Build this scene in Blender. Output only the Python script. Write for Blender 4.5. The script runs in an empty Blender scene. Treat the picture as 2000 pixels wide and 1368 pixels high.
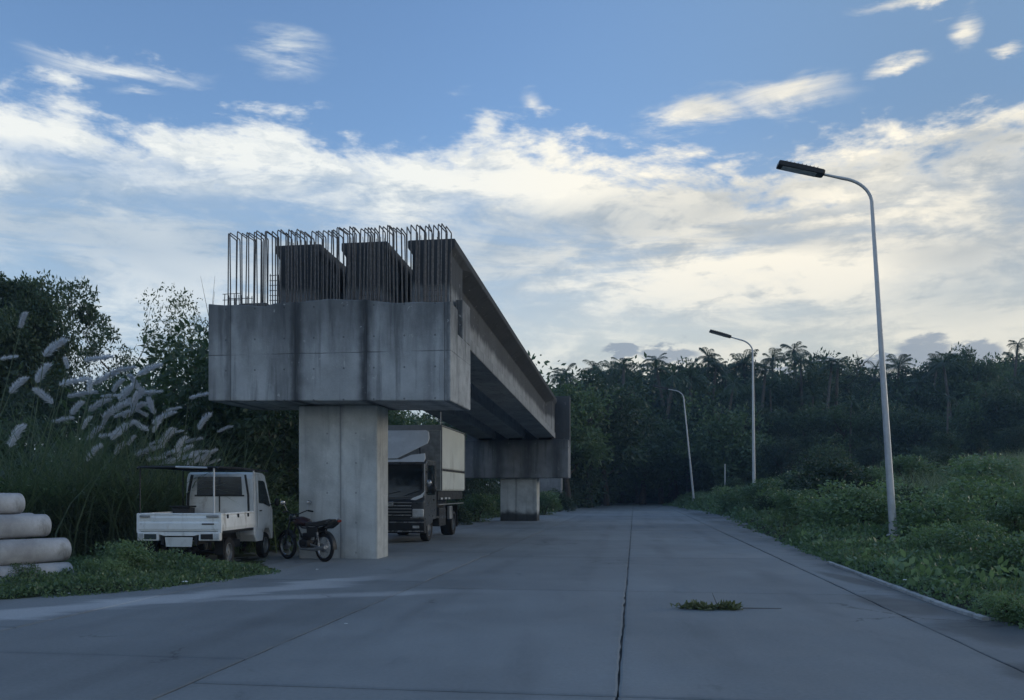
import bpy, bmesh, math, random
import numpy as np
from mathutils import Vector, Matrix
random.seed(7); RNG = np.random.default_rng(11)
R = math.radians
scene = bpy.context.scene
col = scene.collection

# ---------------------------------------------------------------- camera
CAM_H, FPX, HORIZON = 1.4, 1700.0, 960.0          # eye height, focal length and horizon row measured in the 2000 px photograph
cam_d = bpy.data.cameras.new('camera'); cam = bpy.data.objects.new('camera', cam_d); col.objects.link(cam)
cam.location = (0, 0, CAM_H); cam.rotation_euler = (R(90), 0, 0)
cam_d.sensor_width = 36; cam_d.lens = 36 * FPX / 2000; cam_d.shift_y = (HORIZON - 684) / 2000
cam_d.clip_start = 0.05; cam_d.clip_end = 3000
scene.camera = cam
def at(px, py, Y):                                   # a measured point of the photograph at the distance Y
    return Vector(((px - 1000) * Y / FPX, Y, CAM_H + (HORIZON - py) * Y / FPX))

# ---------------------------------------------------------------- sky, sun, exposure
SUN_EL, SUN_AZ = R(12), R(74)                        # behind the clouds, ahead and to the right
scene.view_settings.view_transform = 'Standard'; scene.view_settings.look = 'None'
scene.view_settings.gamma = 1; scene.view_settings.use_curve_mapping = False
scene.view_settings.exposure = 0.35
world = bpy.data.worlds.new('World'); scene.world = world; world.use_nodes = True
NT = world.node_tree; NT.nodes.clear()
class G:                                             # short hand for building node graphs
    def __init__(s, nt): s.nt = nt
    def n(s, t, **k):
        o = s.nt.nodes.new(t)
        for a, b in k.items(): setattr(o, a, b)
        return o
    def put(s, sock, v):
        if hasattr(v, 'is_output') or isinstance(v, bpy.types.NodeSocket): s.nt.links.new(v, sock)
        else: sock.default_value = (*v, 1) if isinstance(v, tuple) and len(v) == 3 and sock.type == 'RGBA' else v
    def m(s, op, a, b=0.0, c=0.0, clamp=False):
        o = s.n('ShaderNodeMath', operation=op, use_clamp=clamp)
        s.put(o.inputs[0], a); s.put(o.inputs[1], b); s.put(o.inputs[2], c); return o.outputs[0]
    def vm(s, op, a, b=(0, 0, 0)):
        o = s.n('ShaderNodeVectorMath', operation=op); s.put(o.inputs[0], a); s.put(o.inputs[1], b); return o.outputs[0]
    def noise(s, vec, scale, detail=4, rough=.55, dist=0.0, col=False):
        o = s.n('ShaderNodeTexNoise'); s.put(o.inputs['Vector'], vec); o.inputs['Scale'].default_value = scale
        o.inputs['Detail'].default_value = detail; o.inputs['Roughness'].default_value = rough; o.inputs['Distortion'].default_value = dist
        return o.outputs['Color' if col else 'Fac']
    def step(s, x, a, b, lo=0.0, hi=1.0, smooth=True):
        o = s.n('ShaderNodeMapRange', interpolation_type='SMOOTHSTEP' if smooth else 'LINEAR')
        for i, v in enumerate((x, a, b, lo, hi)): s.put(o.inputs[i], v)
        return o.outputs[0]
    def mix(s, f, a, b, mode='MIX'):
        o = s.n('ShaderNodeMix', data_type='RGBA', blend_type=mode); s.put(o.inputs[0], f)
        for sock, v in ((o.inputs[6], a), (o.inputs[7], b)):
            s.put(sock, (v[0], v[1], v[2], 1) if isinstance(v, tuple) else v)
        return o.outputs[2]
    def comb(s, x, y, z):
        o = s.n('ShaderNodeCombineXYZ'); s.put(o.inputs[0], x); s.put(o.inputs[1], y); s.put(o.inputs[2], z); return o.outputs[0]
    def sep(s, v):
        o = s.n('ShaderNodeSeparateXYZ'); s.put(o.inputs[0], v); return o.outputs
    def ramp(s, f, pts):
        o = s.n('ShaderNodeValToRGB'); s.put(o.inputs[0], f); e = o.color_ramp.elements
        while len(e) > 1: e.remove(e[-1])
        e[0].position = pts[0][0]; c = pts[0][1]; e[0].color = (c, c, c, 1) if not isinstance(c, tuple) else (*c, 1)
        for p, c in pts[1:]:
            q = e.new(p); q.color = (c, c, c, 1) if not isinstance(c, tuple) else (*c, 1)
        return o.outputs[0]

def build_sky():
    g = G(NT); S = 0.14
    sky = g.n('ShaderNodeTexSky', sky_type='NISHITA'); sky.sun_disc = False
    sky.sun_elevation = SUN_EL + R(8); sky.sun_rotation = SUN_AZ; sky.altitude = 0
    sky.air_density = 1.0; sky.dust_density = 0.6; sky.ozone_density = 2.0
    D = g.vm('NORMALIZE', g.n('ShaderNodeTexCoord').outputs['Generated'])
    x, y, z = g.sep(D)
    az = g.m('ARCTAN2', x, y); r = g.m('SQRT', g.m('ADD', g.m('MULTIPLY', x, x), g.m('MULTIPLY', y, y)))
    el = g.m('ARCTAN2', z, r)
    AE = lambda px, py: (math.atan((px - 1000) / FPX), math.atan((HORIZON - py) / math.hypot(FPX, px - 1000)))
    flat = g.vm('MULTIPLY', D, (1, 1, 2.6)); streak = g.vm('MULTIPLY', D, (1, 1, 7.0))
    nA = g.noise(flat, 7.0, 8, .62, .35); nB = g.noise(g.vm('ADD', flat, (3.1, 1.7, .4)), 3.0, 5, .6)
    nC = g.noise(g.vm('ADD', streak, (9, 2, 5)), 3.2, 7, .62, .5); nD = g.noise(flat, 28.0, 4, .6)
    # upper edge of the cloud bank over azimuth
    pts = [(-300, 190), (0, 205), (130, 200), (230, 238), (400, 245), (560, 228), (690, 240), (760, 285), (870, 262), (950, 205), (1040, 270),
           (1110, 318), (1250, 325), (1360, 305), (1460, 322), (1600, 298), (1720, 262), (1840, 215), (2000, 190), (2300, 170)]
    A0, A1 = -.8, .8
    ramp = [((AE(*p)[0] - A0) / (A1 - A0), AE(*p)[1]) for p in pts]
    top = g.ramp(g.m('DIVIDE', g.m('SUBTRACT', az, A0), A1 - A0), ramp)
    e = g.m('SUBTRACT', top, el)                                        # depth below the edge, radians
    wob = g.m('ADD', g.m('MULTIPLY', g.m('SUBTRACT', nA, .5), .23), g.m('MULTIPLY', g.m('SUBTRACT', nD, .5), .085))
    e2 = g.m('ADD', e, wob)
    bank = g.step(e2, -.012, .040)
    # thinner and streakier lower down
    low = g.step(e, .025, .10); right = g.step(az, -.22, .30)
    thin = g.step(g.m('ADD', g.m('MULTIPLY', nC, .6), g.m('MULTIPLY', nA, .4)), .40, .58)
    body = g.mix(low, (1, 1, 1), thin); body = g.m('MULTIPLY', g.m('ADD', g.m('MULTIPLY', body, .74), .26), bank)
    fade = g.step(el, .12, .30, .45, 1.0); body = g.m('MULTIPLY', body, fade)
    # loose wisps above the bank
    wis = [(230, 125, 170, 26, 1), (560, 115, 105, 42, .9), (265, 185, 60, 14, .7), (1340, 232, 120, 26, 1.1), (1540, 190, 150, 34, .85), (1440, 172, 120, 12, .5), (1762, 126, 62, 14, 1.15),
           (1898, 62, 34, 38, 1.0), (1800, 6, 140, 14, 1.1), (1985, 100, 40, 10, .9), (880, 180, 34, 18, .5), (1020, 188, 26, 14, .7), (1840, 45, 40, 7, .7), (1120, 260, 150, 40, .5)]
    wx = g.m('ADD', az, g.m('MULTIPLY', g.m('SUBTRACT', nB, .5), .10)); wy = g.m('ADD', el, g.m('MULTIPLY', g.m('SUBTRACT', nA, .5), .07))
    wpos = g.comb(wx, wy, 0.0)
    def blobs(lst, pos=None):                             # soft cones: k at the centre, nought 1.5 radii out
        t = 0.0
        for px, py, sx, sy, k in lst:
            a, b = AE(px, py); iu, iv = FPX / sx / math.cos(a) ** 2, FPX / sy / math.cos(a)
            o = g.n('ShaderNodeVectorMath', operation='MULTIPLY_ADD'); g.put(o.inputs[0], pos or wpos); o.inputs[1].default_value = (iu, iv, 0); o.inputs[2].default_value = (-a * iu, -b * iv, 0)
            l = g.n('ShaderNodeVectorMath', operation='LENGTH'); g.put(l.inputs[0], o.outputs[0])
            t = g.m('MAXIMUM', t, g.m('MULTIPLY_ADD', l.outputs['Value'], -k / 1.5, k))
        return t
    tot = blobs(wis)
    wn = g.m('ADD', g.m('MULTIPLY', g.noise(g.vm('ADD', streak, (1, 8, 2)), 5.0, 7, .66, .6), 1.5), -.42)
    wisp = g.m('MULTIPLY', g.step(g.m('MULTIPLY', tot, wn), .07, .42), .9)
    # scattered cirrus elsewhere over the rest of the dome
    oth = g.m('MULTIPLY', g.step(g.m('ADD', nB, g.m('MULTIPLY', nC, .5)), .86, 1.05), .35)
    oth = g.m('MULTIPLY', oth, g.step(el, .55, .8))
    dens = g.m('MAXIMUM', g.m('MAXIMUM', body, wisp), oth, clamp=True)
    # cloud colour: lit rims at the top, grey undersides, warm towards the hidden sun
    rim = g.m('SUBTRACT', 1.0, g.step(e2, .010, .075))
    nE = g.noise(g.vm('ADD', flat, (2, 6, 3)), 15.0, 6, .65, .5)
    tex = g.step(g.m('ADD', g.m('MULTIPLY', g.m('ADD', nA, nE), .33), g.m('MULTIPLY', nC, .40)), .455, .60)
    lit = g.m('MAXIMUM', g.m('MULTIPLY', rim, g.step(nA, .28, .55, .45, 1)), tex, clamp=True)
    grey = g.step(g.noise(g.vm('ADD', flat, (5, 5, 1)), 2.6, 3, .5), .40, .60)
    lit = g.m('MULTIPLY', lit, g.m('SUBTRACT', 1.0, g.m('MULTIPLY', g.m('MULTIPLY', grey, g.step(e, .03, .10)), .55)))
    grey_b = blobs([(1120, 435, 260, 62, 1.0), (1420, 395, 230, 45, .8), (1920, 265, 130, 42, .9), (1480, 460, 230, 35, .8), (1880, 490, 120, 22, .8), (150, 450, 280, 45, .6), (420, 470, 200, 50, .5), (1650, 345, 130, 25, .6)])
    lit_b = blobs([(560, 300, 330, 60, .55), (1010, 330, 160, 70, .7), (80, 245, 170, 50, .6), (1760, 420, 230, 60, .75), (1330, 560, 300, 40, .7), (1550, 520, 250, 45, .7), (1150, 650, 300, 40, .8), (1500, 680, 300, 22, .6), (1860, 225, 160, 28, .8), (640, 400, 300, 40, .4)])
    lit = g.m('ADD', g.m('MULTIPLY', lit, g.m('SUBTRACT', 1.0, g.m('MULTIPLY', grey_b, .75))), g.m('MULTIPLY', lit_b, g.step(nA, .3, .62, .25, .8)), clamp=True)
    gap = g.m('MULTIPLY', blobs([(150, 318, 190, 30, 1.0), (1880, 570, 200, 45, .9), (1560, 620, 260, 28, .7), (350, 330, 120, 16, .6)]), .72)
    dens = g.m('MULTIPLY', dens, g.m('SUBTRACT', 1.0, gap))
    K = .80 / S
    brt = g.mix(right, (.90 * K, .93 * K, .91 * K), (1.08 * K, 1.01 * K, .85 * K))
    shd = g.mix(right, (.34 * K, .46 * K, .60 * K), (.40 * K, .45 * K, .49 * K))
    ccol = g.mix(lit, shd, brt)
    # sky between, paler and hazier towards the horizon
    hz = g.step(el, .08, .40, 1, 0); hz = g.m('MULTIPLY', hz, .90)
    hcol = g.mix(g.step(az, -.30, .15), (.45 * K, .58 * K, .70 * K), (.68 * K, .69 * K, .61 * K))
    tint = g.mix(1.0, sky.outputs[0], (.92, 1.02, 1.12), 'MULTIPLY')
    tint = g.mix(g.m('MULTIPLY', g.step(az, -.10, .50), .90), tint, (.19 * K, .315 * K, .50 * K)); base = g.mix(hz, tint, hcol)
    out = g.mix(dens, base, ccol)
    # small dark clouds low over the trees
    dpos = g.comb(wx, g.m('MULTIPLY_ADD', g.m('SUBTRACT', g.m('ADD', nD, nE), 1.0), .035, el), 0.0)
    dk = blobs([(1225, 690, 40, 12, 1), (1315, 690, 62, 20, 1), (1740, 705, 60, 16, 1), (1830, 688, 60, 30, 1), (1935, 690, 60, 28, 1), (1600, 718, 160, 8, 1)], dpos)
    dk = g.m('MULTIPLY', g.step(dk, .22, .50), .85)
    out = g.mix(dk, out, (.30 * K, .36 * K, .44 * K))
    bg = g.n('ShaderNodeBackground'); g.put(bg.inputs[0], out); bg.inputs[1].default_value = S
    g.nt.links.new(bg.outputs[0], g.n('ShaderNodeOutputWorld').inputs[0])
build_sky()
sun_d = bpy.data.lights.new('sun', 'SUN'); sun = bpy.data.objects.new('sun', sun_d); col.objects.link(sun)
sun_d.energy = 0.5; sun_d.angle = R(16); sun_d.color = (1, .92, .80)
sun.rotation_euler = Vector((math.sin(SUN_AZ) * math.cos(SUN_EL), math.cos(SUN_AZ) * math.cos(SUN_EL), math.sin(SUN_EL))).to_track_quat('Z', 'Y').to_euler()
sun.location = (60, 80, 60)
world.cycles.sampling_method = 'MANUAL'; world.cycles.sample_map_resolution = 512
cy = scene.cycles; cy.use_adaptive_sampling = True; cy.adaptive_threshold = .02; cy.use_denoising = True
cy.max_bounces = 5; cy.diffuse_bounces = 3; cy.glossy_bounces = 2; cy.transmission_bounces = 3; cy.transparent_max_bounces = 4

# ---------------------------------------------------------------- mesh helpers
def tag(o, label=None, cat=None, group=None, kind=None):
    if label: o['label'] = label
    if cat: o['category'] = cat
    if group: o['group'] = group
    if kind: o['kind'] = kind
    return o
def empty(name, loc=(0, 0, 0), rz=0.0, label=None, cat=None, group=None):
    o = bpy.data.objects.new(name, None); o.empty_display_size = .2; col.objects.link(o)
    o.location = loc; o.rotation_euler = (0, 0, rz); return tag(o, label, cat, group)
def link(name, me, mat=None, parent=None):
    o = bpy.data.objects.new(name, me); col.objects.link(o)
    if mat and not me.materials: me.materials.append(mat)
    if parent: o.parent = parent
    return o
def copy_tree(o, parent=None):
    c = o.copy(); col.objects.link(c); c.parent = parent
    for ch in o.children: copy_tree(ch, c)
    return c
class MB:
    def __init__(s): s.v = []; s.f = []
    def add(s, vs, fs):
        b = len(s.v); s.v += [tuple(p) for p in vs]; s.f += [tuple(i + b for i in f) for f in fs]; return s
    def box(s, x0, x1, y0, y1, z0, z1):
        return s.add([(x0, y0, z0), (x1, y0, z0), (x1, y1, z0), (x0, y1, z0), (x0, y0, z1), (x1, y0, z1), (x1, y1, z1), (x0, y1, z1)],
                     [(3, 2, 1, 0), (4, 5, 6, 7), (0, 1, 5, 4), (1, 2, 6, 5), (2, 3, 7, 6), (3, 0, 4, 7)])
    def prism(s, poly, axis, a, b):                  # outline in the two other axes, pulled along one axis
        def p(q, t): return {'x': (t, q[0], q[1]), 'y': (q[0], t, q[1]), 'z': (q[0], q[1], t)}[axis]
        n = len(poly)
        return s.add([p(q, a) for q in poly] + [p(q, b) for q in poly],
                     [tuple(range(n)), tuple(range(2 * n - 1, n - 1, -1))] + [(i, n + i, n + (i + 1) % n, (i + 1) % n) for i in range(n)])
    def loft(s, rings, closed=True, caps=True):
        n = len(rings[0]); vs = [p for r in rings for p in r]; fs = []
        for k in range(len(rings) - 1):
            for i in range(n if closed else n - 1):
                j = (i + 1) % n; fs.append((k * n + i, k * n + j, (k + 1) * n + j, (k + 1) * n + i))
        if caps and closed: fs += [tuple(range(n - 1, -1, -1)), tuple((len(rings) - 1) * n + i for i in range(n))]
        return s.add(vs, fs)
    def tube(s, pts, rad, n=8, caps=True):
        pts = [Vector(p) for p in pts]; rad = rad if isinstance(rad, (list, tuple)) else [rad] * len(pts)
        rings = []; up = None
        for i, p in enumerate(pts):
            d = (pts[min(i + 1, len(pts) - 1)] - pts[max(i - 1, 0)]).normalized()
            if up is None: up = Vector((0, 0, 1)) if abs(d.z) < .9 else Vector((1, 0, 0))
            a = d.cross(up).normalized(); b = a.cross(d).normalized(); up = b
            rings.append([p + (a * math.cos(2 * math.pi * k / n) + b * math.sin(2 * math.pi * k / n)) * rad[i] for k in range(n)])
        return s.loft(rings, True, caps)
    def lathe(s, prof, c=(0, 0, 0), axis='x', n=24, a0=0.0, a1=2 * math.pi):   # prof: (along, radius)
        full = a1 - a0 > 6.28; k = n if full else n + 1; rings = []
        for i in range(k):
            t = a0 + (a1 - a0) * i / n; cs, sn = math.cos(t), math.sin(t)
            rings.append([Vector(c) + Vector({'x': (h, r * cs, r * sn), 'y': (r * cs, h, r * sn), 'z': (r * cs, r * sn, h)}[axis]) for h, r in prof])
        m = len(prof); vs = [p for r in rings for p in r]; fs = []
        for i in range(n):
            for j in range(m - 1):
                a, b = i * m, ((i + 1) % k) * m; fs.append((a + j, b + j, b + j + 1, a + j + 1))
        return s.add(vs, fs)
    def torus(s, c, R1, r, axis='x', n=28, m=10, a0=0.0, a1=2 * math.pi, sq=1.0):
        return s.lathe([(r * sq * math.cos(2 * math.pi * j / m), R1 + r * math.sin(2 * math.pi * j / m)) for j in range(m + 1)], c, axis, n, a0, a1)
    def ell(s, c, rx, ry, rz, n=16, m=10):
        vs = []; fs = []
        for i in range(m + 1):
            t = math.pi * i / m
            for k in range(n):
                p = 2 * math.pi * k / n; vs.append((c[0] + rx * math.sin(t) * math.cos(p), c[1] + ry * math.sin(t) * math.sin(p), c[2] + rz * math.cos(t)))
        for i in range(m):
            for k in range(n): fs.append((i * n + k, (i + 1) * n + k, (i + 1) * n + (k + 1) % n, i * n + (k + 1) % n))
        return s.add(vs, fs)
    def mesh(s, name, smooth=False, fix=True):
        me = bpy.data.meshes.new(name); me.from_pydata(s.v, [], s.f); me.validate()
        if fix:
            b = bmesh.new(); b.from_mesh(me); bmesh.ops.remove_doubles(b, verts=b.verts, dist=1e-5); bmesh.ops.recalc_face_normals(b, faces=b.faces); b.to_mesh(me); b.free()
        if smooth:
            me.polygons.foreach_set('use_smooth', [True] * len(me.polygons)); me.set_sharp_from_angle(angle=R(38))
        return me
    def build(s, name, mat, parent=None, smooth=False, bevel=0.0, seg=2):
        o = link(name, s.mesh(name, smooth), mat, parent)
        if bevel:
            m = o.modifiers.new('bevel', 'BEVEL'); m.width = bevel; m.segments = seg; m.limit_method = 'ANGLE'; m.angle_limit = R(40)
        return o
def fast_mesh(name, V, F):                            # numpy quads
    V = np.asarray(V, np.float32).reshape(-1, 3); F = np.asarray(F, np.int32); k = F.shape[1]
    me = bpy.data.meshes.new(name); me.vertices.add(len(V)); me.vertices.foreach_set('co', V.ravel())
    me.loops.add(F.size); me.loops.foreach_set('vertex_index', F.ravel())
    me.polygons.add(len(F)); me.polygons.foreach_set('loop_start', np.arange(0, F.size, k, dtype=np.int32)); me.polygons.foreach_set('loop_total', np.full(len(F), k, np.int32))
    me.update(calc_edges=True); return me
def unit(a): return a / np.maximum(np.linalg.norm(a, axis=-1, keepdims=True), 1e-6)
def leaf_arrays(P, out, size, aspect=.42, droop=.2, rng=RNG, spread=.9):
    """one folded rhombus leaf at every point P; `out` is the side it grows towards"""
    n = len(P); d = unit(out + rng.normal(0, spread, (n, 3)) + np.array([0, 0, -droop])); t = unit(np.cross(d, rng.normal(0, 1, (n, 3))))
    nn = np.cross(d, t); L = (size * rng.uniform(.6, 1.3, n))[:, None]; W = L * aspect
    a = P; b = P + d * L * .5 + t * W * .5 + nn * L * .07; c = P + d * L; e = P + d * L * .5 - t * W * .5 + nn * L * .07
    V = np.stack([a, b, c, e], 1).reshape(-1, 3); F = np.arange(4 * n).reshape(n, 4); return V, F
def blade_arrays(P, length, width, lean, rng=RNG, seg=3, updir=.75):
    """arching grass blades from the points P"""
    n = len(P); a = rng.uniform(0, 2 * np.pi, n); h = np.stack([np.cos(a), np.sin(a), np.zeros(n)], 1); side = np.stack([-np.sin(a), np.cos(a), np.zeros(n)], 1)
    L = (length * rng.uniform(.5, 1.25, n))[:, None]; ln = (lean * rng.uniform(.3, 1.6, n))[:, None]; rows = []
    for k in range(seg + 1):
        t = k / seg; c = P + np.array([0, 0, 1]) * L * (t * updir * 1.25 - t * t * ln * .42) + h * L * ln * t * t * .8 + h * L * t * .12
        w = width * (1 - t) ** .7 * (1 if k else .7) + .0008; rows += [c - side * w * .5, c + side * w * .5]
    V = np.stack(rows, 1).reshape(-1, 3); m = 2 * (seg + 1); base = (np.arange(n) * m)[:, None]
    F = np.concatenate([base + np.array([[2 * k, 2 * k + 1, 2 * k + 3, 2 * k + 2]]) for k in range(seg)]); return V, F
def join_arrays(parts):
    Vs, Fs, o = [], [], 0
    for V, F in parts: Vs.append(V); Fs.append(F + o); o += len(V)
    return np.concatenate(Vs), np.concatenate(Fs)

# ---------------------------------------------------------------- materials
def new_mat(name):
    m = bpy.data.materials.new(name); m.use_nodes = True; nt = m.node_tree; nt.nodes.clear(); g = G(nt)
    p = g.n('ShaderNodeBsdfPrincipled'); o = g.n('ShaderNodeOutputMaterial'); nt.links.new(p.outputs[0], o.inputs[0]); return m, g, p, o
def simple(name, c, rough=.5, metal=0.0, var=.25, scale=6.0, bump=0.0, dirt=None, dscale=3.0, damt=.5, spec=None):
    m, g, p, o = new_mat(name); co = g.n('ShaderNodeTexCoord').outputs['Object']
    n = g.noise(co, scale, 5, .6); f = g.step(n, .3, .7, 1 - var, 1 + var)
    c2 = g.mix(1.0, c, g.comb(f, f, f), 'MULTIPLY')
    if dirt:
        d = g.noise(g.vm('MULTIPLY', co, (1, 1, .45)), dscale, 7, .68, .4); c2 = g.mix(g.m('MULTIPLY', g.step(d, .5, .68), damt), c2, dirt)
    g.put(p.inputs['Base Color'], c2); p.inputs['Metallic'].default_value = metal
    g.put(p.inputs['Roughness'], g.step(n, .3, .7, max(rough - .1, .03), min(rough + .12, 1)))
    if spec is not None: p.inputs['Specular IOR Level'].default_value = spec
    if bump:
        b = g.n('ShaderNodeBump'); b.inputs['Strength'].default_value = bump; b.inputs['Distance'].default_value = .01
        g.put(b.inputs['Height'], g.noise(co, scale * 9, 4, .6)); g.put(p.inputs['Normal'], b.outputs[0])
    return m
def foliage(name, dark, light, trans=.3, rough=.55, glow=(1.2, 1.3, .7)):
    m, g, p, o = new_mat(name); geo = g.n('ShaderNodeNewGeometry'); oi = g.n('ShaderNodeObjectInfo')
    f = g.m('ADD', g.m('MULTIPLY', geo.outputs['Random Per Island'], .6), g.m('MULTIPLY', g.noise(geo.outputs['Position'], .55, 3), .5))
    f = g.m('ADD', f, g.m('MULTIPLY', g.m('SUBTRACT', oi.outputs['Random'], .5), .8), clamp=True)
    c = g.mix(f, dark, light); g.put(p.inputs['Base Color'], c); p.inputs['Roughness'].default_value = rough; p.inputs['Specular IOR Level'].default_value = .5
    t = g.n('ShaderNodeBsdfTranslucent'); g.put(t.inputs[0], g.mix(1.0, c, glow, 'MULTIPLY'))
    x = g.n('ShaderNodeMixShader'); x.inputs[0].default_value = trans; g.nt.links.new(p.outputs[0], x.inputs[1]); g.nt.links.new(t.outputs[0], x.inputs[2]); g.nt.links.new(x.outputs[0], o.inputs[0])
    return m
def concrete(name, base=(.27, .27, .26), dark=(.07, .072, .075), streaks=(), joints=(), amt=.75, chips=.5, axis=0, mould=None, ties=False):
    """weathered cast concrete: blotches, run-down water stains, form joints and pale chips"""
    m, g, p, o = new_mat(name); co = g.n('ShaderNodeTexCoord').outputs['Object']; s = g.sep(co)
    big = g.noise(co, .9, 5, .6); mid = g.noise(co, 3.5, 6, .65); fine = g.noise(co, 30, 5, .6)
    run = g.noise(g.vm('MULTIPLY', co, (3.2, 3.2, .22)), 1.6, 6, .62, .3)
    f = g.m('ADD', g.step(big, .3, .7, .80, 1.15), g.m('MULTIPLY', g.m('SUBTRACT', mid, .5), .5)); f = g.m('ADD', f, g.m('MULTIPLY', g.m('SUBTRACT', fine, .5), .22))
    c = g.mix(1.0, base, g.comb(f, f, f), 'MULTIPLY')
    c = g.mix(g.m('MULTIPLY', g.step(run, .50, .70), amt), c, dark)
    if mould:                                            # black mildew spreading from the top edge down
        zz = g.m('ADD', s[2], g.m('MULTIPLY', g.m('SUBTRACT', g.noise(g.vm('MULTIPLY', co, (2.5, 2.5, .5)), 1.2, 6, .65), .5), mould[2])); c = g.mix(g.m('MULTIPLY', g.step(zz, mould[0], mould[1]), mould[3]), c, dark)
    wig = g.m('MULTIPLY', g.m('SUBTRACT', g.noise(co, 4.0, 5, .6), .5), .14); st = 0.0
    for x0, w, k in streaks:
        d = g.m('DIVIDE', g.m('ADD', g.m('SUBTRACT', s[axis], x0), wig), w); st = g.m('MAXIMUM', st, g.m('MULTIPLY', g.m('POWER', 2.718, g.m('MULTIPLY', g.m('MULTIPLY', d, d), -1.0)), k))
    st = g.m('MULTIPLY', st, g.step(g.noise(g.vm('MULTIPLY', co, (5, 5, .6)), 2.0, 6, .65), .22, .55, .55, 1)); c = g.mix(g.m('MINIMUM', st, .93), c, dark)
    jt = 0.0
    if ties:                                             # formwork tie holes on a 0.62 m grid and a pour line
        fx = g.m('SUBTRACT', g.m('FRACT', g.m('MULTIPLY', s[0], 1 / .62)), .5); fz = g.m('SUBTRACT', g.m('FRACT', g.m('MULTIPLY_ADD', s[2], 1 / .62, .3)), .5)
        jt = g.step(g.m('SQRT', g.m('ADD', g.m('MULTIPLY', fx, fx), g.m('MULTIPLY', fz, fz))), .022, .040, 1, 0)
        jt = g.m('MAXIMUM', jt, g.m('MULTIPLY', g.step(g.m('ABSOLUTE', g.m('SUBTRACT', g.m('ADD', s[2], g.m('MULTIPLY', mid, .03)), 4.17)), .004, .016, 1, 0), g.step(big, .4, .6)))
    for x0 in joints:
        jt = g.m('MAXIMUM', jt, g.step(g.m('ABSOLUTE', g.m('SUBTRACT', s[axis], x0)), .006, .022, 1, 0))
    c = g.mix(g.m('MULTIPLY', jt, .55), c, dark)
    v = g.noise(g.vm('MULTIPLY', co, (1, 1, .7)), 5.5, 4, .7, .6); ch = g.m('MULTIPLY', g.step(v, .655, .69), chips); c = g.mix(ch, c, (.55, .55, .53))
    g.put(p.inputs['Base Color'], c); p.inputs['Roughness'].default_value = .88; p.inputs['Specular IOR Level'].default_value = .3
    b = g.n('ShaderNodeBump'); b.inputs['Strength'].default_value = .5; b.inputs['Distance'].default_value = .012
    g.put(b.inputs['Height'], g.m('SUBTRACT', g.m('ADD', fine, g.m('MULTIPLY', mid, 1.2)), g.m('MULTIPLY', jt, 1.5))); g.put(p.inputs['Normal'], b.outputs[0]); return m
M = {}
M['rebar'] = simple('rebar_rust', (.165, .150, .140), .8, .0, .3, 20, .2)
M['white_paint'] = simple('worn_white_paint', (.84, .85, .84), .42, 0, .06, 3, 0, (.22, .18, .14), 2.6, .55)
M['truck_white'] = simple('truck_white_paint', (.84, .85, .86), .22, 0, .05, 2, 0, (.35, .34, .32), 1.8, .4)
M['box_panel'] = simple('truck_box_panel', (.60, .62, .57), .5, 0, .06, 2, 0, (.25, .24, .22), 1.2, .4)
M['black_plastic'] = simple('black_plastic', (.012, .013, .015), .5)
M['dark_metal'] = simple('dark_metal', (.03, .033, .037), .5, .4)
M['chrome'] = simple('chrome', (.42, .43, .45), .25, .9, .1)
M['steel'] = simple('bare_steel', (.30, .31, .32), .42, .7, .15)
M['rubber'] = simple('tyre_rubber', (.012, .012, .013), .8, 0, .2, 20)
M['glass'] = simple('dark_glass', (.010, .014, .018), .08, 0, .05, 2, spec=.6)
M['side_glass'] = simple('side_glass', (.06, .075, .075), .06, 0, .05, 2, spec=.7)
M['red_lens'] = simple('red_lens', (.16, .02, .015), .25)
M['orange_lens'] = simple('orange_lens', (.35, .13, .03), .25)
M['clear_lens'] = simple('clear_lens', (.55, .56, .56), .15)
M['plate'] = simple('blank_plate', (.68, .69, .67), .45, 0, .05, 5, 0, (.35, .33, .3), 6, .4)
M['galv'] = simple('galvanised_pole', (.56, .57, .58), .45, .25, .1, 4, 0, (.38, .37, .35), 2, .5)
M['lamp_head'] = simple('lamp_head_black', (.018, .02, .024), .45, .2)
M['pole_conc'] = simple('spun_concrete', (.36, .375, .40), .8, 0, .32, 1.6, .35, (.15, .15, .14), 1.5, .75)
M['bark'] = simple('bark', (.07, .055, .042), .9, 0, .4, 8, .6)
M['palm_bark'] = simple('palm_bark', (.11, .10, .085), .9, 0, .35, 9, .5)
M['leaf_dark'] = foliage('leaves_dark', (.032, .056, .038), (.086, .132, .070))
M['leaf_mid'] = foliage('leaves_mid', (.042, .072, .044), (.105, .160, .075))
M['leaf_airy'] = foliage('leaves_airy', (.065, .095, .055), (.15, .19, .11), .4)
M['leaf_palm'] = foliage('palm_fronds', (.038, .064, .036), (.085, .125, .062), .25, .42)
M['leaf_weed'] = foliage('weed_leaves', (.095, .155, .085), (.205, .30, .155), .35, .42)
M['leaf_bush'] = foliage('bush_leaves', (.070, .118, .064), (.155, .235, .115), .3, .42)
M['grass_blade'] = foliage('grass_blades', (.075, .115, .050), (.16, .21, .095), .35)
M['reed_blade'] = foliage('reed_blades', (.105, .145, .100), (.21, .26, .17), .35)
M['plume'] = foliage('plume_silk', (.66, .67, .70), (.86, .87, .89), .35, .9, (1, 1, 1))
M['dry_grass'] = foliage('dry_grass', (.16, .15, .085), (.30, .27, .16), .35)
M['pale_grass'] = foliage('pale_grass', (.13, .165, .105), (.26, .30, .19), .35)
M['cut'] = foliage('cut_branch', (.10, .12, .055), (.24, .25, .13), .3)
M['litter'] = simple('litter_white', (.75, .76, .76), .6)

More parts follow.
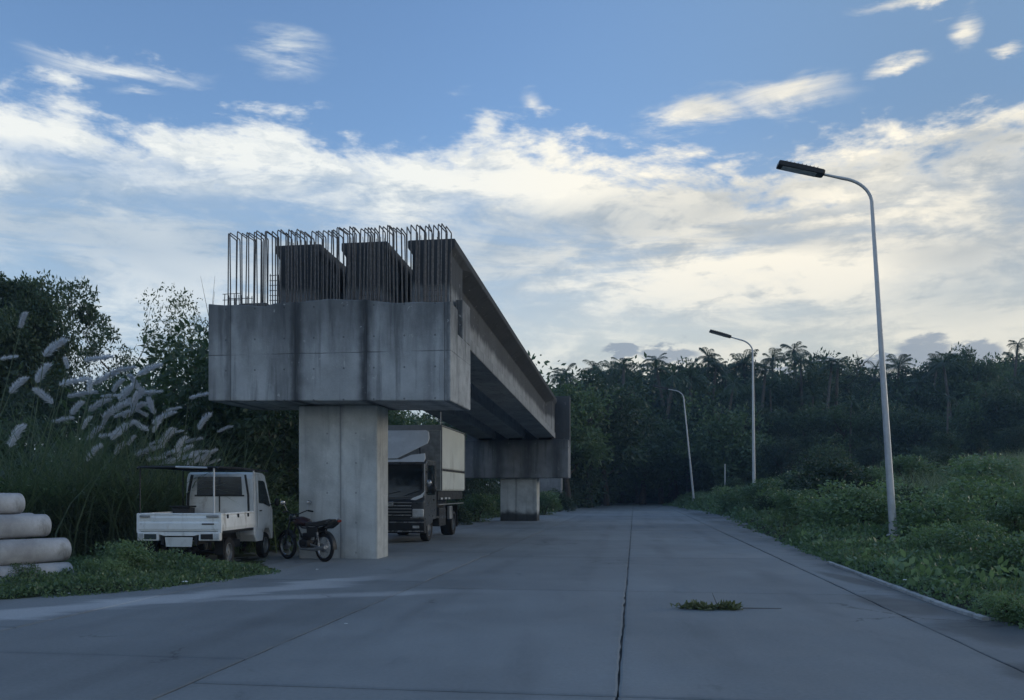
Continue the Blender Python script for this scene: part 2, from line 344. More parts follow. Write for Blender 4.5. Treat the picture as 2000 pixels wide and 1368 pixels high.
# ---------------------------------------------------------------- ground, road, kerb
TA = R(8.0); EX = Vector((math.cos(TA), -math.sin(TA), 0)); EY = Vector((math.sin(TA), math.cos(TA), 0))   # axes of the road and the viaduct
LB = np.array([(-30, -9.0), (3, -9.0), (9, -9.2), (11.0, -6.6), (12.4, -4.8), (14.3, -4.0), (15.6, -3.75), (16.8, -4.3), (18.5, -4.9), (21, -6.2), (31, -5.0), (37, -2.6), (44, -1.6), (52, .9), (62, 3.2), (90, 6.0), (104, 8.2), (108, 14), (112, 30)])
RB = np.array([(-30, 2.0), (0, 3.95), (5.8, 4.75), (8.5, 5.02), (10.5, 5.2), (12.2, 5.45), (17, 6.15), (30, 8.5), (47.6, 12.0), (59, 13.4), (75, 15.0), (95, 17.0), (108, 14), (112, 30)])
xl = lambda Y: np.interp(Y, LB[:, 0], LB[:, 1]); xr = lambda Y: np.interp(Y, RB[:, 0], RB[:, 1])
def wav(X, Y, s, k=0.0): return np.sin(X * s + 1.3 * np.sin(Y * s * .7 + k) + k) * np.cos(Y * s * .9 + 1.1 * np.sin(X * s * .8 - k))
def ground_h(X, Y):
    X = np.asarray(X, float); Y = np.asarray(Y, float)
    dr = X - xr(Y); dl = xl(Y) - X
    edge = .06 * wav(X, Y, 2.1) + .05 * wav(X, Y, 4.7, 2)
    right = np.clip((dr + edge * .4) / .35, 0, 1) * .20 + np.clip(dr - .35, 0, 5) * .045 + np.clip(dr - 5.35, 0, 14) * .15 + np.clip(dr - 19, 0, 60) * .07 + np.clip(Y - 18, 0, 90) * .0065 * np.clip(dr / 1.5, 0, 1) + .08 * wav(X, Y, .7) * np.clip(dr, 0, 1)
    left = np.clip((dl + edge * 2.2) / .6, 0, 1) * .16 + np.clip(dl - 8, 0, 60) * .03 + .05 * wav(X, Y, .9, 1) * np.clip(dl, 0, 1)
    fm = np.clip((Y - 106) / 5, 0, 1) * .5
    return -.12 + np.where(dr > 0, right, 0) + np.where(dl > 0, left, 0) + fm
def axis_steps(pts):
    out = []
    for a, b, s in pts: out += list(np.arange(a, b, s))
    return np.array(out + [pts[-1][1]])
gx = axis_steps([(-900, -200, 100), (-200, -60, 10), (-60, -14, 2), (-14, 16, .3), (16, 40, 1.0), (40, 80, 3), (80, 200, 10), (200, 900, 100)])
gy = axis_steps([(-300, -40, 40), (-40, 6, 4), (6, 30, .3), (30, 60, 1.0), (60, 130, 2), (130, 250, 10), (250, 1500, 125)])
XX, YY = np.meshgrid(gx, gy); ZZ = ground_h(XX, YY); nx, ny = len(gx), len(gy)
idx = np.arange(nx * ny).reshape(ny, nx)
me = fast_mesh('ground', np.stack([XX, YY, ZZ], -1), np.stack([idx[:-1, :-1], idx[:-1, 1:], idx[1:, 1:], idx[1:, :-1]], -1).reshape(-1, 4))
me.polygons.foreach_set('use_smooth', [True] * len(me.polygons))
def ground_mat():
    m, g, p, o = new_mat('earth'); co = g.n('ShaderNodeNewGeometry').outputs['Position']
    n = g.noise(co, .8, 7, .65, .3); f = g.noise(co, 9, 6, .7)
    c = g.mix(g.step(n, .36, .60), (.045, .043, .036), (.034, .058, .020)); k = g.step(f, .25, .75, .6, 1.35); c = g.mix(1.0, c, g.comb(k, k, k), 'MULTIPLY')
    g.put(p.inputs['Base Color'], c); p.inputs['Roughness'].default_value = .95; p.inputs['Specular IOR Level'].default_value = .2
    b = g.n('ShaderNodeBump'); b.inputs['Strength'].default_value = .8; b.inputs['Distance'].default_value = .05; g.put(b.inputs['Height'], f); g.put(p.inputs['Normal'], b.outputs[0]); return m
M['earth'] = ground_mat()
tag(link('ground', me, M['earth']), kind='structure')

def road_mat(name, joint=False):
    m, g, p, o = new_mat(name); co = g.n('ShaderNodeNewGeometry').outputs['Position']; s = g.sep(co); oi = g.n('ShaderNodeObjectInfo').outputs['Random']
    big = g.noise(co, .22, 4, .55); mid = g.noise(co, 1.3, 7, .62); fine = g.noise(co, 26, 6, .65)
    lane = g.noise(g.vm('MULTIPLY', g.vm('ADD', co, (0, 0, 0)), (1.0, .10, 1)), 1.1, 6, .6, .3)      # wheel-worn bands
    if joint: c = (.095, .095, .09)
    else:
        f = g.m('ADD', g.step(big, .32, .68, .86, 1.12), g.m('MULTIPLY', g.m('SUBTRACT', mid, .5), .42)); f = g.m('ADD', f, g.m('MULTIPLY', g.m('SUBTRACT', fine, .5), .5))
        f = g.m('ADD', f, g.m('MULTIPLY', g.m('SUBTRACT', lane, .5), .35)); f = g.m('ADD', f, g.m('MULTIPLY', g.m('SUBTRACT', oi, .5), .20))
        c = g.mix(1.0, (.205, .217, .222), g.comb(f, f, f), 'MULTIPLY')
        # grime along the slab edges, tyre tracks along the road
        ob = g.sep(g.n('ShaderNodeTexCoord').outputs['Object']); ed = g.m('MINIMUM', g.m('MINIMUM', ob[0], g.m('ABSOLUTE', g.m('SUBTRACT', 3.1, ob[0]))), g.m('MINIMUM', ob[1], g.m('SUBTRACT', 6.3, ob[1])))
        ed = g.m('ADD', ed, g.m('MULTIPLY', g.m('SUBTRACT', g.noise(co, 2.5, 6, .7), .5), .30)); c = g.mix(g.m('MULTIPLY', g.step(ed, .0, .12, 1, 0), .16), c, (.07, .07, .068))
        trk = g.m('ABSOLUTE', g.m('SUBTRACT', g.m('ABSOLUTE', g.m('SUBTRACT', ob[0], 1.55)), .78)); trk = g.m('MULTIPLY', g.step(trk, .05, .30, 1, 0), g.step(g.noise(g.vm('MULTIPLY', co, (1, .25, 1)), .9, 5, .6), .42, .62)); c = g.mix(g.m('MULTIPLY', trk, .30), c, (.09, .092, .095))
        # oil drips, tar and old wet marks
        st = g.noise(g.vm('MULTIPLY', co, (.9, .55, 1)), 1.0, 7, .7, .8); c = g.mix(g.m('MULTIPLY', g.step(st, .60, .74), .5), c, (.075, .077, .08))
        # pale washed-out sand along the left edge
        d = g.m('SUBTRACT', g.m('SUBTRACT', s[1], g.m('MULTIPLY', s[0], 1.15)), 16.5)
        d = g.m('ADD', d, g.m('MULTIPLY', g.m('SUBTRACT', g.noise(g.vm('MULTIPLY', co, (.35, 1.6, 1)), .9, 6, .62, .4), .5), 2.6))
        band = g.m('MULTIPLY', g.step(g.m('ABSOLUTE', d), .40, .95, 1, 0), g.step(s[0], -3.2, -1.4, 1, 0))
        d2 = g.m('ADD', g.m('SUBTRACT', g.m('SUBTRACT', s[1], g.m('MULTIPLY', s[0], .3)), 12.42), g.m('MULTIPLY', g.m('SUBTRACT', mid, .5), .7))
        band = g.m('MAXIMUM', band, g.m('MULTIPLY', g.m('MULTIPLY', g.step(g.m('ABSOLUTE', d2), .08, .38, .75, 0), g.step(s[0], -2.4, .2, 1, 0)), g.step(s[0], -4.6, -3.6)))
        c = g.mix(g.m('MULTIPLY', band, .88), c, g.mix(1.0, (.42, .425, .43), g.comb(f, f, f), 'MULTIPLY'))
        # black silt in the gutter on the right
        q = g.m('SUBTRACT', s[0], g.m('ADD', 3.72, g.m('MULTIPLY', s[1], .138))); q = g.m('ADD', q, g.m('MULTIPLY', g.m('SUBTRACT', mid, .5), 1.0))
        c = g.mix(g.m('MULTIPLY', g.m('MULTIPLY', g.step(q, -.45, .15), g.step(big, .40, .60)), .6), c, (.05, .05, .048))
        # kerbside shade painted into the slab colour as dark patches
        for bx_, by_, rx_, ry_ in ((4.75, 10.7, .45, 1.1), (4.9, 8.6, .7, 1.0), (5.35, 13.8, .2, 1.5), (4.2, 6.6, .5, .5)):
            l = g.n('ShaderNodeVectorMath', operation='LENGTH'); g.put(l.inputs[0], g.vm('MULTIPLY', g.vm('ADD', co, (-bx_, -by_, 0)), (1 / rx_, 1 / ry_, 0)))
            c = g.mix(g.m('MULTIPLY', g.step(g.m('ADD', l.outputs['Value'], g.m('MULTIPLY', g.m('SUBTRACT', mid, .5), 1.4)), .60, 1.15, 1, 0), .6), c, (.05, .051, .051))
        # hairline cracks
        v = g.n('ShaderNodeTexVoronoi', feature='DISTANCE_TO_EDGE'); v.inputs['Scale'].default_value = .28
        g.put(v.inputs['Vector'], g.vm('ADD', co, g.vm('MULTIPLY', g.noise(co, 1.6, 6, .7, 0, True), (1.1, 1.1, 0))))
        cr = g.m('MULTIPLY', g.step(v.outputs[0], .002, .008, 1, 0), g.step(g.noise(co, .33, 3), .56, .62)); c = g.mix(g.m('MULTIPLY', cr, .6), c, (.04, .04, .042))
    g.put(p.inputs['Base Color'], c); g.put(p.inputs['Roughness'], g.step(mid, .3, .7, .62, .82)); p.inputs['Specular IOR Level'].default_value = .35
    b = g.n('ShaderNodeBump'); b.inputs['Strength'].default_value = .35; b.inputs['Distance'].default_value = .006; g.put(b.inputs['Height'], g.m('ADD', fine, mid)); g.put(p.inputs['Normal'], b.outputs[0]); return m
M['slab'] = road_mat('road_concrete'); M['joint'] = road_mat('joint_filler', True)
ys = np.arange(-8, 111, 2.0)
rv = [(float(xl(y)) - 1.5, float(y), -.035) for y in ys] + [(float(xr(y)) + .6, float(y), -.035) for y in ys]; n_ = len(ys)
b_ = MB(); b_.add(rv, [(i, n_ + i, n_ + i + 1, i + 1) for i in range(n_ - 1)]); road = tag(b_.build('road', M['joint']), kind='structure')
W_, L_ = 3.1, 6.3; O_ = Vector((.72, 5.95, 0))       # crossing of a long and a cross joint
def slab_mesh(w0, w1, seed):
    rg = random.Random(seed); b = MB(); g_ = .006; n = 26; top = []
    j = lambda: rg.uniform(-.005, .008) + (rg.random() < .10) * rg.uniform(0, .02)       # nibbled arrises
    per = [(w0 + g_ + j(), L_ * k / n + (.003 if k == 0 else 0)) for k in range(n)] + [(w0 + (w1 - w0) * k / 6 + (g_ if k == 0 else 0), L_ - .003 - j() * .3) for k in range(6)] + \
          [(w1 - g_ - j(), L_ * (1 - k / n) - (.003 if k == 0 else 0)) for k in range(n)] + [(w1 - (w1 - w0) * k / 6 - (g_ if k == 0 else 0), .003 + j() * .3) for k in range(6)]
    m_ = len(per); cx, cy = (w0 + w1) / 2, L_ / 2
    inn = [(x + (cx - x) * .012, y + (cy - y) * .008) for x, y in per]
    b.add([(x, y, -.034) for x, y in per] + [(x, y, -.006) for x, y in per] + [(x, y, 0) for x, y in inn], [(i, (i + 1) % m_, m_ + (i + 1) % m_, m_ + i) for i in range(m_)] + [(m_ + i, m_ + (i + 1) % m_, 2 * m_ + (i + 1) % m_, 2 * m_ + i) for i in range(m_)] + [tuple(range(2 * m_, 3 * m_))])
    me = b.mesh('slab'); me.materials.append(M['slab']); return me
full = [slab_mesh(0, W_, s) for s in range(5)]; strip = [slab_mesh(0, 1.22, 20 + s) for s in range(3)]; wide = [slab_mesh(0, 2.6, 30)]
for k in range(-5, 3):
    for r_ in range(-2, 17):
        off = (.0, 2.2, .9, 3.1)[k % 4] if k < -1 else 0.0
        org = O_ + EX * (k * W_ if k < 2 else W_ * 1 + .0) + EY * (r_ * L_ + off)
        if k == 1: continue
        mesh_ = full[(k * 3 + r_) % 5]
        if k == 2: mesh_ = strip[r_ % 3]
        c_ = org + EX * (W_ if k < 1 else 1.2) * .5 + EY * L_ * .5
        if c_.y < 1 or c_.x < float(xl(c_.y)) - 2.2 or c_.x > float(xr(c_.y)) + 1.2 or c_.y > 112: continue
        s_ = link('slab', mesh_, None, road); s_.location = org + Vector((0, 0, random.uniform(-.003, .003))); s_.rotation_euler = (0, 0, -TA)
# widening of the road beyond the gutter lane
for r_ in range(1, 17):
    org = O_ + EX * (W_ + 1.22) + EY * (r_ * L_)
    c_ = org + EY * 3
    if float(xr(c_.y)) - c_.x > .25:
        s_ = link('slab', strip[r_ % 3] if float(xr(c_.y)) - c_.x < 1.5 else wide[0], None, road); s_.location = org; s_.rotation_euler = (0, 0, -TA)
# kerb along the right edge
kp = [(float(xr(y)) - .02, float(y)) for y in np.arange(9.4, 17.6, .5)]
def kerb_piece(pts, name):
    b = MB(); prof = [(0, -.1), (0, .034), (.012, .044), (.06, .046), (.07, .034), (.07, -.1)]; rings = []
    for i, p in enumerate(pts):
        d = (Vector(pts[min(i + 1, len(pts) - 1)]) - Vector(pts[max(i - 1, 0)])).normalized(); nrm = Vector((d.y, -d.x))
        rings.append([(p[0] + nrm.x * u, p[1] + nrm.y * u, v + random.uniform(-.004, .004)) for u, v in prof])
    return b.loft(rings)
M['kerb'] = simple('kerb_concrete', (.38, .38, .37), .8, 0, .2, 5, .3, (.10, .10, .09), 1.6, .75)
kroot = tag(kerb_piece([(x + .0, y) for x, y in kp[:2]], 'kerb').build('kerb', M['kerb']), kind='structure')
for i in range(1, len(kp) - 2, 2):
    a, c = Vector(kp[i]), Vector(kp[i + 2]); m_ = Vector(kp[i + 1]); e = (c - a).normalized() * .008
    kerb_piece([tuple(a + e), tuple(m_), tuple(c - e)], 'kerb_stone').build('kerb_stone', M['kerb'], kroot)

# ---------------------------------------------------------------- unfinished viaduct
P0 = Vector((-1.2, 17.0, 0))
M['cap'] = concrete('cap_concrete', (.44, .45, .45), (.055, .058, .062), streaks=[(-3.16, .15, .95), (-3.45, .26, .50), (-1.73, .13, .97), (-4.60, .07, .55), (-5.0, .10, .35), (-.42, .09, .35), (-.06, .05, .6), (-2.15, .25, .2)], joints=(-4.55, -3.18, -1.70, -.12), amt=.5, chips=.6, mould=(3.9, 5.2, 2.4, .6), ties=True)
M['column'] = concrete('column_concrete', (.52, .53, .51), (.18, .185, .19), streaks=[(-2.50, .05, .4), (-1.66, .05, .35), (-3.1, .16, .2)], joints=(-2.50,), amt=.35, chips=.8, ties=True)
M['girder'] = concrete('girder_concrete', (.29, .295, .295), (.035, .038, .043), amt=.5, chips=.35, mould=(.78, 1.02, .5, .85))
M['far_conc'] = concrete('far_pier_concrete', (.27, .275, .28), (.06, .064, .07), streaks=[(-4.3, .2, .7), (-3.3, .3, .8), (-1.9, .35, .8), (-.55, .3, .8)], amt=.6, chips=.3, mould=(3.3, 4.0, .6, .8))
def rz_root(name, p, label, cat, group=None): return empty(name, p, -TA, label, cat, group)
pier = rz_root('bridge_pier', P0, 'nearest concrete bridge pier with stained cap beam and bare rebar hoops on top', 'pier', 'piers of the unfinished viaduct')
MB().box(-3.42, -1.71, .77, 1.6, -.3, 3.20).build('column', M['column'], pier, bevel=.04)
def wavy_cap():
    b = MB(); xs = np.linspace(-5.03, 0, 30); rows = []
    for x in xs:
        t = 5.12 - .024 * x + .022 * math.sin(x * 2.1) + .012 * math.sin(x * 7) + (.03 if -3.0 < x < -1.6 else 0) - (.05 if x < -3.7 else 0)
        bt = 3.17 - .014 * x; rows.append([(x, 0, bt), (x, 0, t), (x, .72, t - .02), (x, .72, 4.60), (x, 2.1, 4.58), (x, 2.1, bt)])
    return b.loft(rows)
wavy_cap().build('cap_beam', M['cap'], pier, bevel=.025)
MB().box(-.16, -.004, 1.25, 2.06, 4.585, 5.42).build('shear_key', M['cap'], pier, bevel=.015)
MB().box(-5.00, -4.85, 1.25, 2.06, 4.585, 5.05).build('shear_key', M['cap'], pier, bevel=.015)
MB().box(-4.50, -3.92, .30, .70, 5.05, 5.27).build('bearing_block', M['cap'], pier, bevel=.015)
def rb(x0, y0, y1, top, lx=0.0, slant=0.0, r=.0125):        # one inverted U of rebar
    b = MB(); z0 = 5.0; c = .028
    pts = [(x0, y0, z0), (x0 + lx * .5, y0, (z0 + top) / 2), (x0 + lx, y0, top - c), (x0 + lx + slant * .1, y0 + c * .6, top), (x0 + lx + slant * .9, y1 - c * .6, top - .015), (x0 + lx + slant, y1, top - c - .02), (x0 + slant + lx * .5, y1, (z0 + top) / 2), (x0 + slant, y1, z0)]
    return b.tube(pts, r, 6)
rg = random.Random(5); xpos = -4.66; hoops = []
while xpos < -.06:
    hoops.append(xpos); xpos += rg.choice((.07, .08, .09, .105, .055)) * (1.0 if xpos > -4.3 else 1.35)
for i, x in enumerate(hoops):
    rb(x, .10 + rg.uniform(-.03, .03), .56 + rg.uniform(-.06, .06), 6.66 + rg.uniform(-.04, .03), rg.uniform(-.03, .03), rg.uniform(-.05, .07), .0122).build('rebar_hoop', M['rebar'], pier, True)
for x0, y0, w, h0, h1, nv, nh in [(-5.0, .9, .5, 4.6, 5.56, 5, 5), (-4.86, .35, .34, 5.05, 5.50, 4, 4), (-2.02, .66, .40, 5.08, 5.55, 4, 5), (-.62, .66, .30, 5.08, 5.62, 3, 5), (-3.98, .66, .16, 5.05, 5.95, 2, 8)]:   # small stirrup cages
    b = MB()
    for k in range(nv): x = x0 + w * k / (nv - 1); b.tube([(x, y0, h0), (x + rg.uniform(-.02, .02), y0, h1 + rg.uniform(-.05, .03))], .009, 5)
    for k in range(nh): z = h0 + (h1 - h0) * (.15 + .8 * k / (nh - 1)); b.tube([(x0 - .02, y0 - .012, z), (x0 + w + .02, y0 - .012, z + rg.uniform(-.01, .01))], .008, 5)
    b.build('rebar_cage', M['rebar'], pier, True)
# girders on the ledge behind the upstand
GL, SL, GH = 23.75, .034, 1.90
def girder_profile(block):
    t, w, f = .50, .13, .44                            # half widths: top flange, web, bottom flange
    if block: w = .40
    return [(-f, 0), (f, 0), (f, .26), (w, .40 if not block else .30), (w, GH - .42 if not block else GH - .30), (t, GH - .16), (t, GH), (-t, GH), (-t, GH - .16), (-w, GH - .42 if not block else GH - .30), (-w, .40 if not block else .30), (-f, .26)]
def girder_body():
    b = MB(); A, B = girder_profile(True), girder_profile(False); rings = []
    for y, p in [(0, A), (1.3, A), (1.9, B), (GL * .5, B), (GL - 1.9, B), (GL - 1.3, A), (GL, A)]: rings.append([(x, y, z) for x, z in p])
    return b.loft(rings).mesh('girder_body')
gm = girder_body(); gm.materials.append(M['girder'])
for x, lab in [(-4.36, 'precast concrete bridge girder on the left of three, beside the empty bay of the cap'), (-2.98, 'middle precast concrete bridge girder between the two outer ones'), (-.53, 'right precast concrete bridge girder with its lit outer face towards the road')]:
    x = {-4.36: -3.48, -2.98: -2.03, -.53: -.60}[x]
    org = P0 + EX * x + EY * .84 + Vector((0, 0, 4.71))
    r_ = empty('bridge_girder', org, 0, lab, 'girder', 'girders of the unfinished viaduct'); r_.rotation_euler = (-math.atan(SL), 0, -TA)
    g_ = link('body', gm, None, r_); mo = g_.modifiers.new('bevel', 'BEVEL'); mo.width = .02; mo.segments = 2; mo.limit_method = 'ANGLE'
    for k in range(9):
        b = MB(); xx = -.36 + .09 * k; b.tube([(xx, .25, GH - .05), (xx + rg.uniform(-.02, .02), .22, GH + .16 + rg.uniform(-.05, .03))], .008, 5); b.build('stirrup', M['rebar'], r_)
    for yy in (.02, GL - .5): MB().box(-.30, .30, yy + .06, yy + .42, -.10, -.002).build('bearing_pad', M['rubber'], r_)
# far pier: seat in front, high backwall behind the girder ends
F0 = Vector((2.62, 40.6, 0))
far = rz_root('bridge_pier', F0, 'farther concrete bridge pier under the far ends of the girders, smoke-blackened at its foot', 'pier', 'piers of the unfinished viaduct')
MB().prism([(0.0, 2.03), (0, 3.82), (1.0, 3.82), (1.0, 5.95), (1.55, 5.95), (1.55, 2.03)], 'x', -5.0, 0).build('cap_beam', M['far_conc'], far, bevel=.03)
MB().box(-5.03, .03, -.02, .03, 3.42, 3.45).build('pour_joint', M['far_conc'], far)
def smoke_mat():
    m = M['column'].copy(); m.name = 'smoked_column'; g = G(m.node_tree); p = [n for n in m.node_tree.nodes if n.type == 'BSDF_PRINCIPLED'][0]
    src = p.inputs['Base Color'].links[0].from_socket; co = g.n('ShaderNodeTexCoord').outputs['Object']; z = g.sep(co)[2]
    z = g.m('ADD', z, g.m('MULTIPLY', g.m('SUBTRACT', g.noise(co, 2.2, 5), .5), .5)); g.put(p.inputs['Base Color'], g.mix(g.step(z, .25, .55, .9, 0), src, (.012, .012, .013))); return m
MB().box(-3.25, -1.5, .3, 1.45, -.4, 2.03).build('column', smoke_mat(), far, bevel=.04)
third = tag(MB().prism([(1.9, 66.9), (3.75, 66.6), (3.95, 67.8), (2.1, 68.1)], 'z', -.3, 3.3).build('bridge_column', M['far_conc'], None, bevel=.04), 'bare concrete column standing behind the farther bridge pier', 'column')

# ---------------------------------------------------------------- street lamps
def lamp_parts(root, first):
    H = 8.55
    b = MB(); b.tube([(0, 0, -.3), (0, 0, .9), (0, 0, H * .5), (0, 0, H)], [.098, .092, .07, .045], 14)
    arc = [(0, 0, H)] + [(-.95 * (1 - math.cos(t)), 0, H + .72 * math.sin(t)) for t in np.linspace(.12, 1.28, 10)]
    e = Vector(arc[-1]); d = Vector((-.955, 0, .30)).normalized(); arc += [tuple(e + d * .25), tuple(e + d * .62)]
    pole = b.build('pole', M['galv'], root, True)
    MB().tube(arc, [.045] + [.040] * 10 + [.034, .032], 10).build('arm', M['galv'], root, True)
    MB().lathe([(.0, .0), (.0, .17), (.03, .17), (.035, .105), (.30, .1)], (0, 0, -.02), 'z', 18).build('base_plate', M['galv'], root)
    MB().box(-.045, .045, -.108, -.088, .55, .90).build('access_hatch', M['galv'], root, bevel=.006)
    for q in range(4): a = math.pi / 4 + q * math.pi / 2; MB().lathe([(0, 0), (.0, .014), (.05, .014), (.05, 0)], (.14 * math.cos(a), .14 * math.sin(a), .0), 'z', 6).build('bolt', M['steel'], root)
    hd = MB(); s = e + d * .50; n = Vector((.30, 0, .955)).normalized()
    ring = lambda o, w, up, dn: [tuple(o + Vector((0, -w, 0)) + n * dn), tuple(o + Vector((0, w, 0)) + n * dn), tuple(o + Vector((0, w, 0)) + n * up), tuple(o + Vector((0, -w, 0)) + n * up)]
    hd.loft([ring(s, .13, .06, -.045), ring(s + d * .05, .16, .075, -.05), ring(s + d * .6, .17, .08, -.055), ring(s + d * 1.17, .17, .075, -.05), ring(s + d * 1.2, .155, .065, -.045)])
    head = hd.build('lamp_head', M['lamp_head'], root, bevel=.012)
    fin = MB()
    for k in range(9): q = s + d * (.2 + .1 * k); fin.loft([ring(q, .13, .115, .06), ring(q + d * .012, .13, .115, .06)])
    fin.build('cooling_fins', M['lamp_head'], head)
    ln = MB(); ln.loft([ring(s + d * .2, .13, -.052, -.064), ring(s + d * 1.08, .13, -.052, -.064)]); ln.build('lens', M['clear_lens'], head)
lamps = []
for i, (px, py, Y, lean, lab) in enumerate([(1745, 1040, 22.0, 3.6, 'tall street lamp nearest the camera, leaning over the road verge'), (1473, 977, 48.8, .5, 'middle street lamp, upright, with dark lamp head against the sky'), (1356, 965, 74.6, 5.6, 'farthest and smallest street lamp, leaning left before the trees')]):
    p = at(px, py, Y); p.z = float(ground_h(p.x, p.y)) - .02 if i else .30
    r_ = empty('street_lamp', p, -TA * .6, lab, 'street lamp', 'street lamps along the right verge')
    if not lamps: lamp_parts(r_, True)
    else:
        for ch in lamps[0].children:
            copy_tree(ch, r_)
    top = CAM_H + (HORIZON - (305, 646, 748)[i]) * Y / FPX
    r_.scale = [(top - p.z) / 9.72 * 1.0] * 3; r_.rotation_euler = (0, -R(lean), -TA * .6); lamps.append(r_)

# ---------------------------------------------------------------- white mini pickup
def wheel(root, c, Rt, wd, n_st=6, spoked=False, mat_rim='steel', axis='x'):
    w = MB().lathe([(-wd * .30, .02), (-wd * .32, Rt * .30), (-wd * .12, Rt * .36), (-wd * .1, Rt * .60), (wd * .1, Rt * .60), (wd * .12, Rt * .36), (wd * .32, Rt * .30), (wd * .30, .02)], c, axis, 20).build('wheel', M[mat_rim], root, True)
    MB().lathe([(-wd * .36, Rt * .62), (-wd * .5, Rt * .74), (-wd * .48, Rt * .93), (-wd * .34, Rt), (wd * .34, Rt), (wd * .48, Rt * .93), (wd * .5, Rt * .74), (wd * .36, Rt * .62), (0, Rt * .58), (-wd * .36, Rt * .62)], c, axis, 28).build('tyre', M['rubber'], w, True)
    MB().lathe([(-wd * .40, Rt * .64), (-wd * .42, Rt * .60), (-wd * .1, Rt * .57), (wd * .1, Rt * .57), (wd * .42, Rt * .60), (wd * .40, Rt * .64)], c, axis, 24).build('rim', M[mat_rim], w, True)
    return w
def pickup():
    t = empty('pickup_truck', (-5.93, 15.5, .03), -R(2), 'small white pickup seen from behind with dented tailgate and overhead pipe frame', 'pickup')
    W = .735; wp = M['white_paint']
    # bed
    MB().box(-W + .03, W - .03, .03, 1.90, .60, .64).build('bed_floor', M['dark_metal'], t)
    def side(s):
        b = MB(); x0 = s * W; prof = [(x0, .655), (x0 + s * .012, .72), (x0, .90), (x0 - s * .015, .945), (x0 - s * .05, .945), (x0 - s * .05, .655)]
        b.prism(prof, 'y', .05, 1.90); o = b.build('side_panel', wp, t, bevel=.008)
        MB().tube([(x0 - s * .022, .02, .958), (x0 - s * .022, 1.92, .958)], .021, 8).build('top_rail', wp, o, True)
        for k in range(3): MB().box(min(x0 + s * .002, x0 + s * .022), max(x0 + s * .002, x0 + s * .022), .35 + .55 * k, .39 + .55 * k, .88, .95).build('hook', M['dark_metal'], o)
        return o
    side(-1); side(1)
    b = MB(); b.prism([(.0, .655), (-.018, .70), (-.018, .80), (0, .83), (-.005, .895), (.015, .945), (.045, .945), (.045, .655)], 'x', -W + .005, W - .005)
    tg = b.build('tailgate', wp, t, bevel=.008); MB().tube([(-W - .02, .02, .960), (W + .02, .02, .960)], .020, 8).build('top_rail', wp, tg, True)
    MB().box(.42, .64, -.024, -.016, .775, .80).build('badge', M['black_plastic'], tg)
    MB().box(.50, .72, -.035, .0, .905, .94).build('latch', M['steel'], tg, bevel=.006); MB().box(-.70, -.52, -.035, .0, .905, .94).build('latch', M['steel'], tg, bevel=.006)
    for s in (-1, 1): MB().box(s * W - .03, s * W + .03, -.01, .05, .63, .975).build('corner_post', wp, t, bevel=.008)
    # rear valance: lamp boxes either side, bumper between, plate hanging
    for s in (-1, 1):
        x1, x0 = sorted((s * .745, s * .36)); x0, x1 = min(x0, x1), max(x0, x1)
        o = MB().prism([(x0, .49), (x1, .49), (x1, .645), (x0, .645)] if s > 0 else [(x0, .49), (x1, .49), (x1, .645), (x0, .645)], 'y', -.02, .09).build('lamp_box', wp, t, bevel=.012)
        a, c = sorted((s * .40, s * .62)); MB().box(a, c, -.030, -.021, .515, .61).build('tail_light', M['side_glass'] if s < 0 else M['black_plastic'], o, bevel=.004)
        a, c = sorted((s * .64, s * .73)); MB().box(a, c, -.032, -.021, .515, .62).build('indicator', M['clear_lens'], o, bevel=.004)
    MB().prism([(-.36, .645), (.36, .645), (.36, .60), (.27, .575), (-.27, .575), (-.36, .60)], 'y', -.005, .06).build('rear_sill', wp, t, bevel=.006)
    MB().prism([(-.235, .555), (.265, .555), (.245, .385), (-.215, .385)], 'y', -.045, -.035).build('number_plate', M['plate'], t)
    for q in (-.2, .22): MB().tube([(q, .0, .57), (q, -.03, .55)], .01, 6).build('plate_bracket', M['dark_metal'], t)
    for s in (-.3, .3): MB().box(s - .03, s + .03, .0, 2.9, .42, .60).build('chassis_rail', M['black_plastic'], t)
    # cab shell with an opening at the back
    yb = 1.95
    outl = [(yb, .50), (yb, 1.62), (yb + .05, 1.72), (yb + .14, 1.755), (yb + .62, 1.745), (yb + .76, 1.70), (yb + 1.10, 1.06), (yb + 1.17, .98), (yb + 1.20, .52), (yb + 1.18, .37), (yb + 1.06, .37), (yb + 1.02, .50), (yb + .92, .60), (yb + .66, .61), (yb + .54, .52), (yb + .49, .36), (yb + .12, .36)]
    def cab():
        b = MB(); rings = []
        for x, k in [(-.715, .93), (-.70, 1), (.70, 1), (.715, .93)]:
            rings.append([(x * (1 - .085 * max(0, z - 1.0)), yb + .6 + (y - yb - .6) * (k if abs(x) > .705 else 1), z - (.012 if abs(x) > .705 and z > 1.6 else 0)) for y, z in outl])
        return b.loft(rings)
    cb = cab().build('cab', wp, t, bevel=.018)
    sx = lambda z: 1 - .085 * max(0, z - 1.0)
    ro = .004
    # rear wall: pale panel low, wide window above
    MB().prism([(-.46, 1.30), (.46, 1.30), (.44, 1.66), (-.44, 1.66)], 'y', yb - .012, yb - .003).build('rear_window', M['glass'], cb)
    MB().prism([(-.50, 1.27), (.50, 1.27), (.50, 1.30), (-.50, 1.30)], 'y', yb - .020, yb - .003).build('window_seal', M['black_plastic'], cb)
    MB().box(-.01, .01, yb - .014, yb - .002, .96, 1.27).build('panel_seam', M['black_plastic'], cb)
